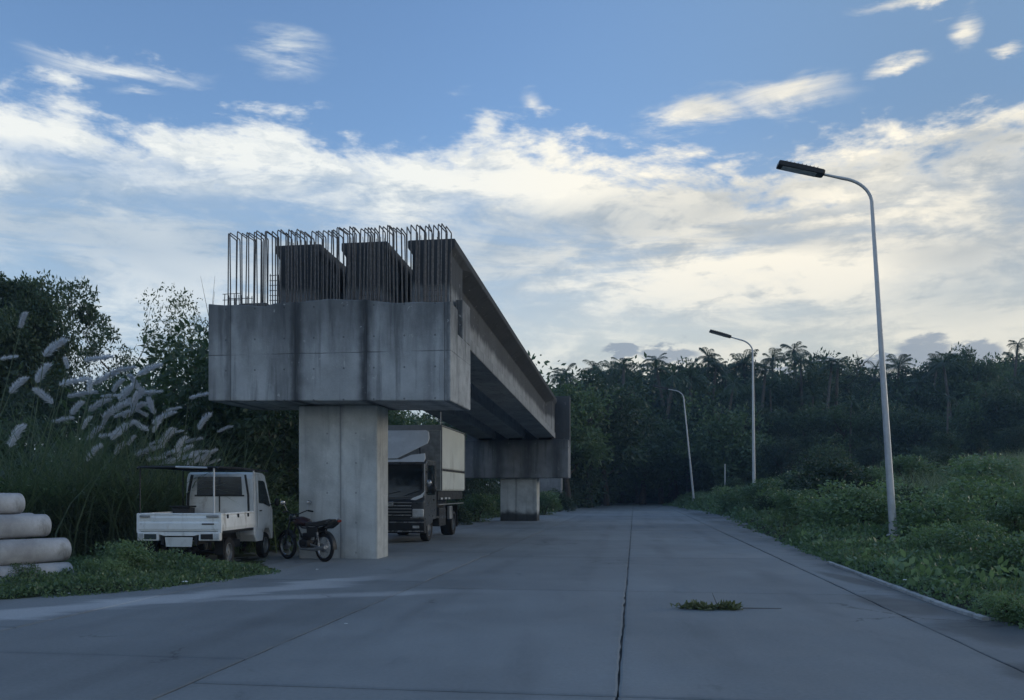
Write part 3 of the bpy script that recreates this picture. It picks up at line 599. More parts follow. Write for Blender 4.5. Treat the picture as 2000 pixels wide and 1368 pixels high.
    for s in (-1, 1):
        X = s * .7165
        door = [(yb + .17, .60), (yb + .17, 1.10), (yb + .19, 1.66), (yb + .60, 1.65), (yb + .71, 1.60), (yb + 1.04, 1.04), (yb + 1.06, .66), (yb + .98, .62), (yb + .60, .66), (yb + .47, .60)]
        b = MB(); b.add([(X * sx(z) + s * q, y, z) for q in (.0, .012) for y, z in door], [tuple(range(10)), tuple(range(19, 9, -1))] + [(i, 10 + i, 10 + (i + 1) % 10, (i + 1) % 10) for i in range(10)])
        d = b.build('door', wp, cb, bevel=.005)
        win = [(yb + .24, 1.13), (yb + .26, 1.59), (yb + .57, 1.585), (yb + .66, 1.545), (yb + .93, 1.07), (yb + .90, 1.05), (yb + .5, 1.12)]
        b = MB(); n = len(win); b.add([(X * sx(z) + s * q, y, z) for q in (.011, .017) for y, z in win], [tuple(range(n)), tuple(range(2 * n - 1, n - 1, -1))] + [(i, n + i, n + (i + 1) % n, (i + 1) % n) for i in range(n)]); b.build('side_window', M['side_glass'], d)
        a, c = sorted((X + s * .012, X + s * .03)); MB().box(a, c, yb + .25, yb + .36, .965, .99).build('handle', M['black_plastic'], d, bevel=.004)
        b = MB(); b.tube([(X, yb + .95, 1.08), (X + s * .10, yb + .99, 1.13)], .010, 6); mi = b.build('mirror_arm', M['black_plastic'], cb, True)
        b = MB(); b.ell((X + s * .135, yb + 1.0, 1.14), .055, .03, .085, 12, 8); b.build('mirror', M['black_plastic'], mi, True)
    MB().prism([(-.60, yb + 1.055), (.60, yb + 1.055), (.56, yb + .80), (-.56, yb + .80)], 'z', 0, .01)
    b = MB(); q = [(-.60, yb + 1.09, 1.10), (.60, yb + 1.09, 1.10), (.56, yb + .79, 1.67), (-.56, yb + .79, 1.67)]; q2 = [(x, y + .012, z + .006) for x, y, z in q]; b.add(q + q2, [(0, 1, 2, 3), (7, 6, 5, 4), (0, 4, 5, 1), (1, 5, 6, 2), (2, 6, 7, 3), (3, 7, 4, 0)]); b.build('windscreen', M['glass'], cb)
    for s in (-1, 1): MB().lathe([(0, 0), (.02, .06), (.0, .075), (-.02, .08)], (s * .5, yb + 1.20, .72), 'y', 16).build('headlight', M['clear_lens'], cb, True)
    MB().box(-.72, .72, yb + 1.16, yb + 1.26, .40, .52).build('front_bumper', M['black_plastic'], cb, bevel=.02)
    # overhead pipe frame
    fr = MB(); zt = 1.80; x = W - .02
    for s in (-1, 1): fr.tube([(s * x, -.08, zt - .03), (s * x, -.02, zt), (s * x, 1.2, zt + .01), (s * x, 2.75, zt - .02)], .018, 8)
    for y in (-.02, .62, 1.25, 1.92, 2.72): fr.tube([(-x - .02, y, zt), (x + .02, y, zt)], .016, 8)
    f = fr.build('overhead_frame', M['dark_metal'], t, True)
    MB().box(-x + .05, x - .35, .05, 1.9, zt + .018, zt + .030).build('roof_sheet', M['dark_metal'], f)
    MB().tube([(-.05, -.02, zt + .004), (.52, -.03, zt - .012)], .019, 8).build('cross_pipe', M['galv'], f, True)
    for px_, py_ in ((-x, .02), (x - .09, .02), (-x, 1.88), (x, 1.88)):
        MB().tube([(px_, py_, .95), (px_ * .995, py_, zt)], .013 if px_ < 0 else .016, 8).build('post', M['dark_metal'] if px_ < 0 else M['galv'], f, True)
    MB().tube([(-.62, 1.86, .7), (-.60, 1.86, 1.3), (-.52, 1.86, 1.70)], .03, 8).build('cab_guard', M['black_plastic'], f, True); MB().tube([(.62, 1.86, .95), (.61, 1.86, 1.3), (.55, 1.86, 1.70)], .022, 8).build('cab_guard', M['black_plastic'], f, True)
    for s in (-1, 1):
        wheel(t, (s * .62, .62, .25), .265, .145); wheel(t, (s * .62, yb + .79, .25), .265, .145)
        MB().box(min(s * .54, s * .70), max(s * .54, s * .70), .26, .275, .22, .50).build('mud_flap', M['rubber'], t)
    MB().tube([(-.5, .62, .25), (.5, .62, .25)], .035, 8).ell((0, .62, .26), .11, .11, .11, 12, 8).build('rear_axle', M['dark_metal'], t, True)
    MB().prism([(.46, .30), (.58, .30), (.58, .44), (.46, .44)], 'y', 1.0, 1.5).build('fuel_tank', M['dark_metal'], t, bevel=.02)
    return t
pickup()
bx = empty('crate', (-6.42, 17.0, .68), -R(2), 'black box standing in the bed of the white pickup against the cab', 'box')
MB().prism([(-.16, 0), (.16, 0), (.18, .40), (-.18, .40)], 'y', -.14, .14).build('body', M['black_plastic'], bx, bevel=.02)
MB().box(-.20, .20, -.16, .16, .405, .44).build('lid', M['black_plastic'], bx, bevel=.01)

# ---------------------------------------------------------------- motorcycle by the pier
def motorcycle():
    t = empty('motorcycle', (-3.72, 17.28, .0), math.atan2(.80, -.95), 'dark motorcycle parked between the white pickup and the near pier', 'motorcycle')
    WB = 1.22; zr = .285
    for x in (0, WB):
        w = MB()
        w.lathe([(-.05, .0), (-.05, .045), (.05, .045), (.05, .0)], (x, 0, zr), 'y', 14)
        for k in range(18):
            a = 2 * math.pi * k / 18; s = .03 * (1 if k % 2 else -1); w.tube([(x + .04 * math.cos(a), s, zr + .04 * math.sin(a)), (x + .212 * math.cos(a + .25), 0, zr + .212 * math.sin(a + .25))], .0028, 4)
        wo = w.build('wheel', M['steel'], t)
        MB().torus((x, 0, zr), .248, .038, 'y', 36, 12).build('tyre', M['rubber'], wo, True)
        MB().torus((x, 0, zr), .215, .012, 'y', 36, 8, sq=2.0).build('rim', M['chrome'], wo, True)
        MB().lathe([(-.03, .085), (.03, .085), (.03, .03)], (x, .03, zr), 'y', 18).build('brake_drum', M['steel'], wo, True)
    fr = MB(); fr.tube([(.98, 0, .80), (.78, 0, .52), (.66, 0, .30), (.40, 0, .28), (.30, 0, .42)], .02, 8)
    for s in (-.1, .1): fr.tube([(.97, 0, .78), (.62, s * .8, .66), (.30, s, .66), (-.10, s, .74), (-.28, s * .6, .76)], .014, 8)
    fr.tube([(.30, 0, .42), (.28, 0, .66)], .018, 8); fr.build('frame', M['dark_metal'], t, True)
    sw = MB()
    for s in (-.085, .085): sw.tube([(.34, s, .34), (0, s, zr)], .016, 8)
    sw.build('swingarm', M['steel'], t, True)
    for s in (-.11, .11):
        sh = MB(); sh.tube([(.03, s, zr + .02), (.10, s, .64)], .012, 8)
        for k in range(9): u = .25 + .07 * k; sh.torus((.03 + .07 * u, s, zr + .02 + .335 * u), .026, .006, 'z', 12, 6)
        sh.build('shock_absorber', M['chrome'], t, True)
    MB().box(.44, .70, -.11, .11, .26, .42).box(.50, .64, -.07, .07, .42, .56).build('engine', M['dark_metal'], t, bevel=.025)
    b = MB()
    for k in range(5): b.box(.48, .66, -.085, .085, .435 + .025 * k, .445 + .025 * k)
    tag(b.build('cooling_fins', M['dark_metal'], t), kind='stuff')
    ex = MB(); ex.tube([(.64, .08, .45), (.74, .10, .36), (.62, .13, .24), (.30, .14, .235), (.12, .15, .25), (-.22, .155, .30)], [.018, .018, .018, .022, .040, .036], 10); ex.build('exhaust', M['steel'], t, True)
    tk = MB(); rings = []
    for x, w, z0, z1 in [(.50, .09, .70, .80), (.58, .125, .68, .86), (.72, .14, .68, .89), (.86, .12, .70, .88), (.95, .07, .74, .84)]:
        rings.append([(x, w * math.cos(a), (z0 + z1) / 2 + (z1 - z0) / 2 * math.sin(a)) for a in np.linspace(0, 2 * math.pi, 14, endpoint=False)])
    tk.loft(rings).build('fuel_tank', simple('tank_dark_red', (.03, .012, .014), .3), t, True)
    st = MB(); rings = []
    for x, w, z0, z1 in [(.56, .07, .72, .78), (.46, .11, .70, .785), (.20, .13, .70, .79), (-.05, .125, .73, .83), (-.24, .10, .77, .86), (-.30, .05, .80, .845)]:
        rings.append([(x, -w, z0), (x, w, z0), (x, w, z1 - .02), (x, w * .7, z1), (x, -w * .7, z1), (x, -w, z1 - .02)])
    st.loft(rings).build('seat', M['black_plastic'], t, True)
    tl = MB(); tl.loft([[(-.16, -.09, .66), (-.16, .09, .66), (-.16, .09, .76), (-.16, -.09, .76)], [(-.34, -.07, .74), (-.34, .07, .74), (-.36, .07, .82), (-.36, -.07, .82)], [(-.44, -.04, .80), (-.44, .04, .80), (-.45, .04, .845), (-.45, -.04, .845)]]); ta = tl.build('tail_cowl', M['black_plastic'], t, bevel=.01)
    MB().box(-.475, -.445, -.045, .045, .795, .845).build('tail_light', M['red_lens'], ta, bevel=.008)
    MB().tube([(-.20, -.10, .80), (-.36, -.09, .86), (-.44, 0, .875), (-.36, .09, .86), (-.20, .10, .80)], .010, 8).build('grab_rail', M['chrome'], t, True)
    MB().lathe([(-.055, .318), (-.04, .33), (.04, .33), (.055, .318)], (0, 0, zr), 'y', 14, R(60), R(185)).build('rear_fender', M['black_plastic'], t, True)
    MB().lathe([(-.055, .305), (-.04, .318), (.04, .318), (.055, .305)], (WB, 0, zr), 'y', 14, R(20), R(150)).build('front_fender', M['black_plastic'], t, True)
    MB().prism([(.10, .50), (.40, .46), (.42, .66), (.06, .68)], 'y', -.125, -.105).prism([(.10, .50), (.40, .46), (.42, .66), (.06, .68)], 'y', .105, .125).build('side_cover', M['black_plastic'], t)
    fk = MB()
    for s in (-.085, .085): fk.tube([(WB, s, zr), (1.09, s, .62), (.99, s, .90)], [.022, .020, .016], 8)
    fk.build('fork', M['dark_metal'], t, True)
    hb = MB(); hb.tube([(.86, -.36, .98), (.90, -.24, 1.0), (.97, -.08, .93), (.97, .08, .93), (.90, .24, 1.0), (.86, .36, .98)], .012, 8); h = hb.build('handlebar', M['dark_metal'], t, True)
    for s in (-1, 1):
        MB().tube([(.86, s * .37, .98), (.89, s * .26, 1.0)], .018, 8).build('grip', M['rubber'], h, True)
        MB().tube([(.90, s * .24, 1.0), (.93, s * .30, 1.14)], .006, 6).build('mirror_stem', M['chrome'], h, True)
        MB().ell((.93, s * .32, 1.17), .014, .065, .042, 12, 8).build('mirror', M['chrome'], h, True)
    MB().lathe([(0, .0), (.02, .075), (-.03, .085), (-.10, .05), (-.12, 0)], (1.08, 0, .86), 'x', 16).build('headlight', M['side_glass'], t, True)
    MB().tube([(.45, -.10, .26), (.40, -.26, .02)], .011, 6).build('side_stand', M['dark_metal'], t, True)
    MB().tube([(.46, -.22, .29), (.46, .22, .29)], .012, 6).build('foot_peg', M['rubber'], t, True)
    return t
motorcycle()

# ---------------------------------------------------------------- box truck behind the near pier
def box_truck():
    t = empty('box_truck', (-3.32, 23.75, 0), -TA * .9, 'white box truck parked behind the near pier, facing the road camera', 'truck')
    wt = M['truck_white']; hw = .95
    # cab shell
    prof = [(.02, .42), (-.02, 1.12), (.10, 1.20), (.22, 2.16), (.34, 2.26), (1.50, 2.28), (1.54, .60), (1.05, .60), (1.0, .50)]
    b = MB(); rings = [[(x, y + (.05 if abs(x) > .94 else 0), z) for y, z in prof] for x in (-hw, -hw + .04, hw - .04, hw)]
    cb = b.loft(rings).build('cab', simple('cab_silver_grey', (.07, .075, .08), .35, .2, .08), t, bevel=.03)
    q = lambda x, z, o: (x, .10 + (z - 1.20) * .125 - o, z)
    ws = [(-.86, 1.24), (.86, 1.24), (.83, 2.14), (-.83, 2.14)]
    b = MB(); b.add([q(x, z, .004) for x, z in ws] + [q(x, z, .016) for x, z in ws], [(0, 1, 2, 3), (7, 6, 5, 4), (0, 4, 5, 1), (1, 5, 6, 2), (2, 6, 7, 3), (3, 7, 4, 0)]); w = b.build('windscreen', M['glass'], cb)
    b = MB(); b.tube([q(-.3, 1.27, .03), q(.25, 1.40, .03)], .008, 5).tube([q(.35, 1.27, .03), q(.80, 1.42, .03)], .008, 5); b.build('wiper', M['black_plastic'], w)
    for s in (-1, 1):
        b = MB(); p_ = [(s * .95, 1.42), (s * .88, 1.24), (s * .62, 1.13), (s * .55, 1.17), (s * .60, 1.22), (s * .82, 1.30)]; n = len(p_)
        b.add([q(x, z, .006) for x, z in p_] + [q(x, z, .030) for x, z in p_], [tuple(range(n)), tuple(range(2 * n - 1, n - 1, -1))] + [(i, n + i, n + (i + 1) % n, (i + 1) % n) for i in range(n)]); b.build('corner_trim', wt, cb)
        b = MB(); b.tube([q(s * .93, 1.28, .01), q(s * .90, 2.15, .01)], .022, 6); b.build('pillar', M['steel'], cb, True)
        hl = MB(); x0, x1 = sorted((s * .62, s * .93)); hl.box(x0, x1, -.045, .02, .70, .92); h = hl.build('headlight', M['clear_lens'], cb, bevel=.02)
        x0, x1 = sorted((s * .56, s * .95)); MB().box(x0, x1, -.03, .02, .67, .695).build('headlight_trim', M['chrome'], h)
        b = MB(); b.tube([(s * .93, .25, 1.95), (s * 1.14, .10, 1.86), (s * 1.14, .08, 1.45), (s * .95, .2, 1.35)], .014, 6); ma = b.build('mirror_arm', M['black_plastic'], cb, True)
        MB().ell((s * 1.06, .08, 1.62), .075, .045, .11, 14, 10).build('mirror', M['chrome'] if s > 0 else M['black_plastic'], ma, True)
        MB().ell((s * 1.16, .10, 1.46), .10, .05, .13, 14, 10).build('mirror_housing', M['black_plastic'], ma, True)
        dx = s * .953; b = MB(); dp = [(.36, 1.30), (.46, 2.12), (1.25, 2.14), (1.28, 1.30)]; b.prism(dp, 'x', min(dx, dx + s * .012), max(dx, dx + s * .012)); b.build('side_window', M['glass'], cb)
        MB().box(min(dx, dx + s * .02), max(dx, dx + s * .02), 1.10, 1.25, 1.14, 1.18).build('handle', M['black_plastic'], cb)
    for k in range(5):
        MB().box(-.60, .60, -.048, -.020, .74 + .085 * k, .765 + .085 * k).build('grille_bar', M['chrome'] if k in (0, 3) else M['steel'], cb)
    MB().box(-.62, .62, -.030, .0, .70, 1.12).build('grille', M['black_plastic'], cb)
    MB().box(-.10, .10, -.06, -.045, 1.02, 1.12).build('emblem', M['chrome'], cb, bevel=.02)
    bp = MB().prism([(-.06, .26), (-.10, .32), (-.10, .56), (-.04, .62), (.18, .62), (.18, .26)], 'x', -.97, .97).build('bumper', M['dark_metal'], t, bevel=.02)
    MB().box(-.96, .96, -.118, -.101, .55, .575).build('bumper_trim', M['chrome'], bp); MB().box(-.95, .95, -.118, -.101, .30, .335).build('bumper_trim', M['chrome'], bp)
    for s in (-1, 1): MB().box(s * .74 - .09, s * .74 + .09, -.115, -.101, .40, .47).build('fog_lamp', M['clear_lens'], bp, bevel=.006)
    # roof fairing: white sloping shield, cut away at its right foot, visor beneath
    sh = [(-.95, 2.30), (.16, 2.30), (.96, 2.72), (.99, 2.86), (.95, 3.06), (.86, 3.10), (-.86, 3.10), (-.99, 3.02)]
    b = MB(); n = len(sh); f = lambda x, z, o: (x, .10 + (z - 2.3) * .55 + o, z)
    b.add([f(x, z, 0) for x, z in sh] + [f(x, z, .05) for x, z in sh], [tuple(range(n)), tuple(range(2 * n - 1, n - 1, -1))] + [(i, n + i, n + (i + 1) % n, (i + 1) % n) for i in range(n)]); fa = b.build('roof_fairing', wt, t, bevel=.012)
    MB().tube([(.7, .6, 2.28), (.7, .5, 2.75)], .02, 6).tube([(-.7, .6, 2.28), (-.7, .5, 2.75)], .02, 6).build('fairing_strut', M['dark_metal'], fa)
    b = MB(); vis = [(-.93, 2.20), (.93, 2.20), (.96, 2.30), (.93, 2.44), (.55, 2.40), (.25, 2.27), (-.93, 2.27)]; n = len(vis); f2 = lambda x, z, o: (x, .02 + (z - 2.2) * .5 + o, z)
    b.add([f2(x, z, 0) for x, z in vis] + [f2(x, z, .03) for x, z in vis], [tuple(range(n)), tuple(range(2 * n - 1, n - 1, -1))] + [(i, n + i, n + (i + 1) % n, (i + 1) % n) for i in range(n)]); b.build('sun_visor', wt, t, bevel=.008)
    # cargo box
    y0, y1, xa, xb = 1.70, 5.45, -1.02, 1.05; gp = M['box_panel']
    bo = MB().box(xa, xb, y0, y1, 1.42, 3.30).build('cargo_box', gp, t, bevel=.02)
    MB().box(xa + .02, xb - .02, y0 - .012, y0 - .002, 1.45, 3.17).build('front_wall', simple('box_front_grey', (.26, .27, .27), .6), bo)
    for z0, z1 in ((1.46, 1.98), (2.08, 3.24)): MB().box(xb + .002, xb + .022, y0 + .07, y1 - .07, z0, z1).build('side_panel', M['box_panel'], bo, bevel=.02)
    MB().box(xb + .002, xb + .030, y0, y1, 2.0, 2.06).build('rub_rail', M['dark_metal'], bo)
    for a in (y0, y1 - .05): MB().box(xb + .002, xb + .032, a, a + .05, 1.43, 3.29).build('corner_post', M['steel'], bo)
    MB().box(xa + .0, xb + .035, y0 - .03, y0 - .002, 3.18, 3.33).build('top_trim', M['steel'], bo)
    MB().box(xa - .02, xb + .034, y0 - .02, y1 + .02, 3.302, 3.335).build('roof', M['steel'], bo, bevel=.008)
    MB().tube([(xb - .03, y0 + .1, 3.33), (xb - .03, y0 + .1, 3.72)], .016, 6).build('marker_rod', M['galv'], bo)
    # chassis and running gear
    MB().box(-.95, .98, 1.6, 5.5, 1.15, 1.41).build('subframe', M['black_plastic'], t)
    for s in (-.4, .4): MB().box(s - .06, s + .06, .5, 5.4, .62, 1.15).build('chassis_rail', M['black_plastic'], t)
    MB().box(.99, 1.02, 1.6, 5.5, 1.0, 1.03).build('side_guard', M['steel'], t)
    for k in range(3): MB().box(.99, 1.03, 1.85 + .55 * k, 2.1 + .55 * k, 1.16, 1.22).build('side_marker', M['clear_lens'], t, bevel=.005)
    MB().box(.66, 1.36 - .35, 1.7, 2.6, .38, .92).build('tool_box', M['dark_metal'], t, bevel=.03)
    MB().box(.70, 1.18, 1.62, 1.70, .62, .68).build('step', M['chrome'], t)
    for s in (-1, 1):
        wheel(t, (s * .80, .85, .40), .40, .22); wheel(t, (s * .74, 4.3, .40), .40, .38)
        MB().box(s * .74 - .2, s * .74 + .2, 4.82, 4.84, .25, .95).build('mud_flap', M['rubber'], t)
    MB().box(.96, 1.06, 3.0, 3.4, .55, .95).build('battery_box', M['steel'], t, bevel=.02)
    return t
box_truck()

# ---------------------------------------------------------------- stacked concrete poles on the left
def pole_log(px_end, y_end, zc, Rr, lab, hollow=True):
    d = Vector((-.5, -.87, 0)).normalized(); e = Vector(((px_end - 1000) * y_end / FPX, y_end, zc))
    b = MB(); L = 7.0; n = 26
    a = d.cross(Vector((0, 0, 1))).normalized(); c = Vector((0, 0, 1)); rings = []
    for s, r in [(.10, .02 + Rr * .50), (.02, Rr * .52), (0, Rr * .60), (0.0, Rr * .965), (.008, Rr * .99), (.02, Rr), (1.2, Rr * 1.07), (L, Rr * 1.25), (L, Rr * .5)]:
        rings.append([(d * s + a * r * math.cos(2 * math.pi * k / n) + c * r * math.sin(2 * math.pi * k / n)) for k in range(n)])
    b.loft(rings); o = b.build('concrete_pole', M['pole_conc'], None, True); o.location = e
    return tag(o, lab, 'concrete pole', 'stack of concrete poles')
pole_log(132, 13.35, .15, .17, 'lowest pale concrete pole of the stack, half sunk in the grass')
pole_log(126, 13.50, .50, .185, 'thick pale concrete pole reaching farthest right, second from the ground')
pole_log(88, 13.45, .875, .175, 'mottled concrete pole third from the ground in the stack')
pole_log(62, 13.61, .90, .165, 'concrete pole tucked behind the third one, ending a little shorter')
pole_log(38, 13.30, 1.215, .16, 'topmost concrete pole of the stack')
for q_, z_, l_ in ((12.98, .18, 'concrete pole on the ground just behind the lowest one'), (13.36, .18, 'concrete pole on the ground at the back of the stack'), (13.20, .53, 'concrete pole in the second layer at the back of the stack')): pole_log(22, q_, z_, .19, l_)

# ---------------------------------------------------------------- trees and plants
def branchy_trunk(H, r0, n_limb, rng, lean=.06, fork=.45):
    b = MB(); lx, ly = rng.normal(0, lean, 2) * H
    pts = [Vector((lx * t * t, ly * t * t, H * t * .8)) for t in (-.03, .0, .2, .45, .7, 1.0)]
    b.tube(pts, [r0 * k for k in (1.5, 1.25, .95, .75, .5, .2)], 9)
    for k in range(n_limb):
        t = rng.uniform(fork * .7, .9); s = Vector((lx * t * t, ly * t * t, H * t * .8)); a = 2 * math.pi * (k / n_limb) + rng.uniform(-.4, .4); L = H * rng.uniform(.25, .45)
        e = s + Vector((math.cos(a) * L * .7, math.sin(a) * L * .7, L * .55)); m_ = s.lerp(e, .5) + Vector((0, 0, -.05 * L)); b.tube([s, m_, e], [r0 * .42, r0 * .28, r0 * .10], 6)
        for q in range(2):
            e2 = e + Vector((rng.uniform(-.3, .3) * L, rng.uniform(-.3, .3) * L, rng.uniform(.1, .4) * L)); b.tube([m_.lerp(e, .6), e2], [r0 * .16, r0 * .05], 5)
    return b
def crown_mesh(name, H, Wd, base, n_cl, n_leaf, size, mat, rng, tight=.5, aspect=.45, droop=.25, rc=.17):
    """crown of leaf clumps through an uneven envelope; base = height fraction at which leaves start"""
    lobes = []
    for k in range(7):
        a = rng.uniform(0, 2 * np.pi); z = rng.uniform(base + .1, .9); lobes.append((np.array([np.cos(a), np.sin(a), 0]) * Wd * .5 * rng.uniform(.15, .55) + np.array([0, 0, H * z]), rng.uniform(.24, .40)))
    lobes.append((np.array([0, 0, H * (base + 1) * .5]), .42))
    C = []
    while len(C) < n_cl:
        c, r = lobes[rng.integers(len(lobes))]; d = unit(rng.normal(0, 1, 3)) * np.array([Wd * r * .85, Wd * r * .85, H * (1 - base) * r * .8]) * rng.uniform(.35, 1.0) ** .5; p = c + d
        if base * H * .9 < p[2] < H * .97: C.append(p)
    C = np.array(C); rad = Wd * rc * rng.uniform(.5, 1.25, n_cl); per = max(3, n_leaf // n_cl); cid = np.repeat(np.arange(n_cl), per)
    off = unit(rng.normal(0, 1, (len(cid), 3))) * np.array([1, 1, .72]); P = C[cid] + off * (rad[cid] * rng.uniform(.15, 1.0, len(cid)) ** tight)[:, None]
    V, F = leaf_arrays(P, off * .9 + np.array([0, 0, .15]), size, aspect, droop, rng)
    me = fast_mesh(name, V, F); me.materials.append(M[mat]); return me
def palm_mesh(H, r, n_fr, fl, rng):
    t = MB(); lx, ly = rng.normal(0, .07, 2) * H; P = [Vector((lx * u * u, ly * u * u, H * u)) for u in np.linspace(-.02, 1, 9)]; t.tube(P, [r * (1.5 - .75 * u) for u in np.linspace(0, 1, 9)], 8)
    top = np.array(P[-1]); parts = []
    for k in range(n_fr):
        a = 2 * math.pi * k * .381966 + rng.uniform(-.2, .2); rise = rng.uniform(-.25, 1.25); L = fl * rng.uniform(.8, 1.15); h = np.array([math.cos(a), math.sin(a), 0.]); side = np.array([-math.sin(a), math.cos(a), 0.])
        us = np.linspace(0, 1, 15); q = top + h * (L * us * (1 - .22 * us))[:, None] * math.cos(rise * .8) + np.array([0, 0, 1]) * (L * (us * math.sin(rise * .9) - us ** 2 * .50))[:, None]
        w = .05 * (1 - us) + .012; V = np.stack([q - side * w[:, None], q + side * w[:, None]], 1).reshape(-1, 3); F = np.array([[2 * i, 2 * i + 1, 2 * i + 3, 2 * i + 2] for i in range(14)]); parts.append((V, F))
        us2 = np.repeat(np.linspace(.10, .99, 26), 2); sg = np.tile([1, -1], 26)[:, None]; n = len(us2); j = us2 * 14; i0 = np.minimum(j.astype(int), 13); fr = (j - i0)[:, None]; b0 = q[i0] * (1 - fr) + q[i0 + 1] * fr; tang = unit(q[np.minimum(i0 + 1, 14)] - q[i0])
        ll = (fl * .22 * np.sin(np.pi * np.clip(us2 * .86 + .13, 0, 1)) ** .8 * rng.uniform(.85, 1.1, n))[:, None]; dr = rng.uniform(.35, .75, n)[:, None]
        tip = b0 + (side * sg * .85 + tang * .5) * ll - np.array([0, 0, 1]) * ll * dr; mid = b0 + (side * sg * .5 + tang * .28) * ll * .95 - np.array([0, 0, 1]) * ll * dr * .22
        ww = tang * (fl * .010); V = np.stack([b0 - ww * .6, mid - ww, tip, mid + ww], 1).reshape(-1, 3); parts.append((V, np.arange(4 * n).reshape(n, 4)))
    V, F = join_arrays(parts); me = fast_mesh('crown', V, F); me.materials.append(M['leaf_palm']); return t, me
PROTO = {}
def proto(key, trunk, crown, H, barkmat='bark'):
    tm = trunk.mesh('trunk', True); tm.materials.append(M[barkmat]); PROTO[key] = (tm, crown, H)
def rr(s): return np.random.default_rng(s)
proto('round1', branchy_trunk(10, .24, 6, rr(1)), crown_mesh('crown', 10, 8.5, .22, 70, 9000, .36, 'leaf_dark', rr(2)), 10)
proto('round2', branchy_trunk(10, .22, 6, rr(3)), crown_mesh('crown', 10, 7.5, .15, 60, 8500, .34, 'leaf_mid', rr(4)), 10)
proto('round3', branchy_trunk(10, .26, 7, rr(5)), crown_mesh('crown', 10, 10, .25, 80, 10000, .38, 'leaf_dark', rr(6)), 10)
proto('low1', branchy_trunk(6, .16, 6, rr(7)), crown_mesh('crown', 6, 8.0, .02, 60, 8000, .30, 'leaf_mid', rr(8)), 6)
proto('low2', branchy_trunk(6, .16, 6, rr(9)), crown_mesh('crown', 6, 7.0, .0, 55, 8000, .28, 'leaf_dark', rr(10)), 6)
proto('mango', branchy_trunk(10, .30, 8, rr(11)), crown_mesh('crown', 10, 9.5, .18, 140, 60000, .25, 'leaf_dark', rr(12), .36, .42, .35, .115), 10)
proto('airy', branchy_trunk(9, .13, 9, rr(13), .05, .3), crown_mesh('crown', 9, 5.2, .22, 120, 7500, .17, 'leaf_airy', rr(14), .6, .36, .5, .12), 9)
proto('open', branchy_trunk(9, .10, 9, rr(53), .05, .3), crown_mesh('crown', 9, 5.2, .3, 90, 9000, .085, 'leaf_airy', rr(54), .6, .4, .3, .10), 9)
proto('feather', branchy_trunk(8, .12, 8, rr(15), .05, .3), crown_mesh('crown', 8, 4.6, .1, 70, 10000, .17, 'leaf_mid', rr(16), .5, .4, .3, .14), 8)
for i in range(6): t_, c_ = palm_mesh(10, .14, 13 + 2 * i, 1.75 + .13 * i, rr(20 + i)); proto('palm%d' % i, t_, c_, 10.6, 'palm_bark')
def crown_shrub(Wd, H, n, size, mat, rng): return crown_mesh('foliage', H, Wd, .02, 34, n, size, mat, rng, .45, .5, .1, .2)
def shrub_stem(H, rng):
    b = MB()
    for k in range(5): a = rng.uniform(0, 6.28); b.tube([(0, 0, -.1), (math.cos(a) * .15 * H, math.sin(a) * .15 * H, H * .4), (math.cos(a) * .35 * H, math.sin(a) * .35 * H, H * .75)], [.03 * H, .02 * H, .008 * H], 5)
    return b
proto('shrub1', shrub_stem(1.4, rr(31)), crown_shrub(2.2, 1.4, 5200, .10, 'leaf_bush', rr(32)), 1.4)
proto('shrub2', shrub_stem(1.2, rr(33)), crown_shrub(2.4, 1.2, 5200, .115, 'leaf_weed', rr(34)), 1.2)
proto('shrub3', shrub_stem(1.6, rr(35)), crown_shrub(2.0, 1.6, 5600, .095, 'leaf_dark', rr(36)), 1.6)
def plant(kind, name, x, y, H, label, cat, group=None, wide=1.0, rot=None, top=None, z=None):
    tm, cm, h0 = PROTO[kind]; z = float(ground_h(x, y)) if z is None else z
    if top is not None: H = max(top - z, 1.0)
    s = H / h0; o = empty(name, (x, y, z - .03), random.uniform(0, 6.28) if rot is None else rot, label, cat, group); o.scale = (s * wide, s * wide, s)
    link('trunk' if 'shrub' not in kind else 'stem', tm, None, o); link('crown' if 'shrub' not in kind else 'foliage', cm, None, o); return o
def px_x(px, Y): return (px - 1000) * Y / FPX
def top_z(py, Y): return CAM_H + (HORIZON - py) * Y / FPX

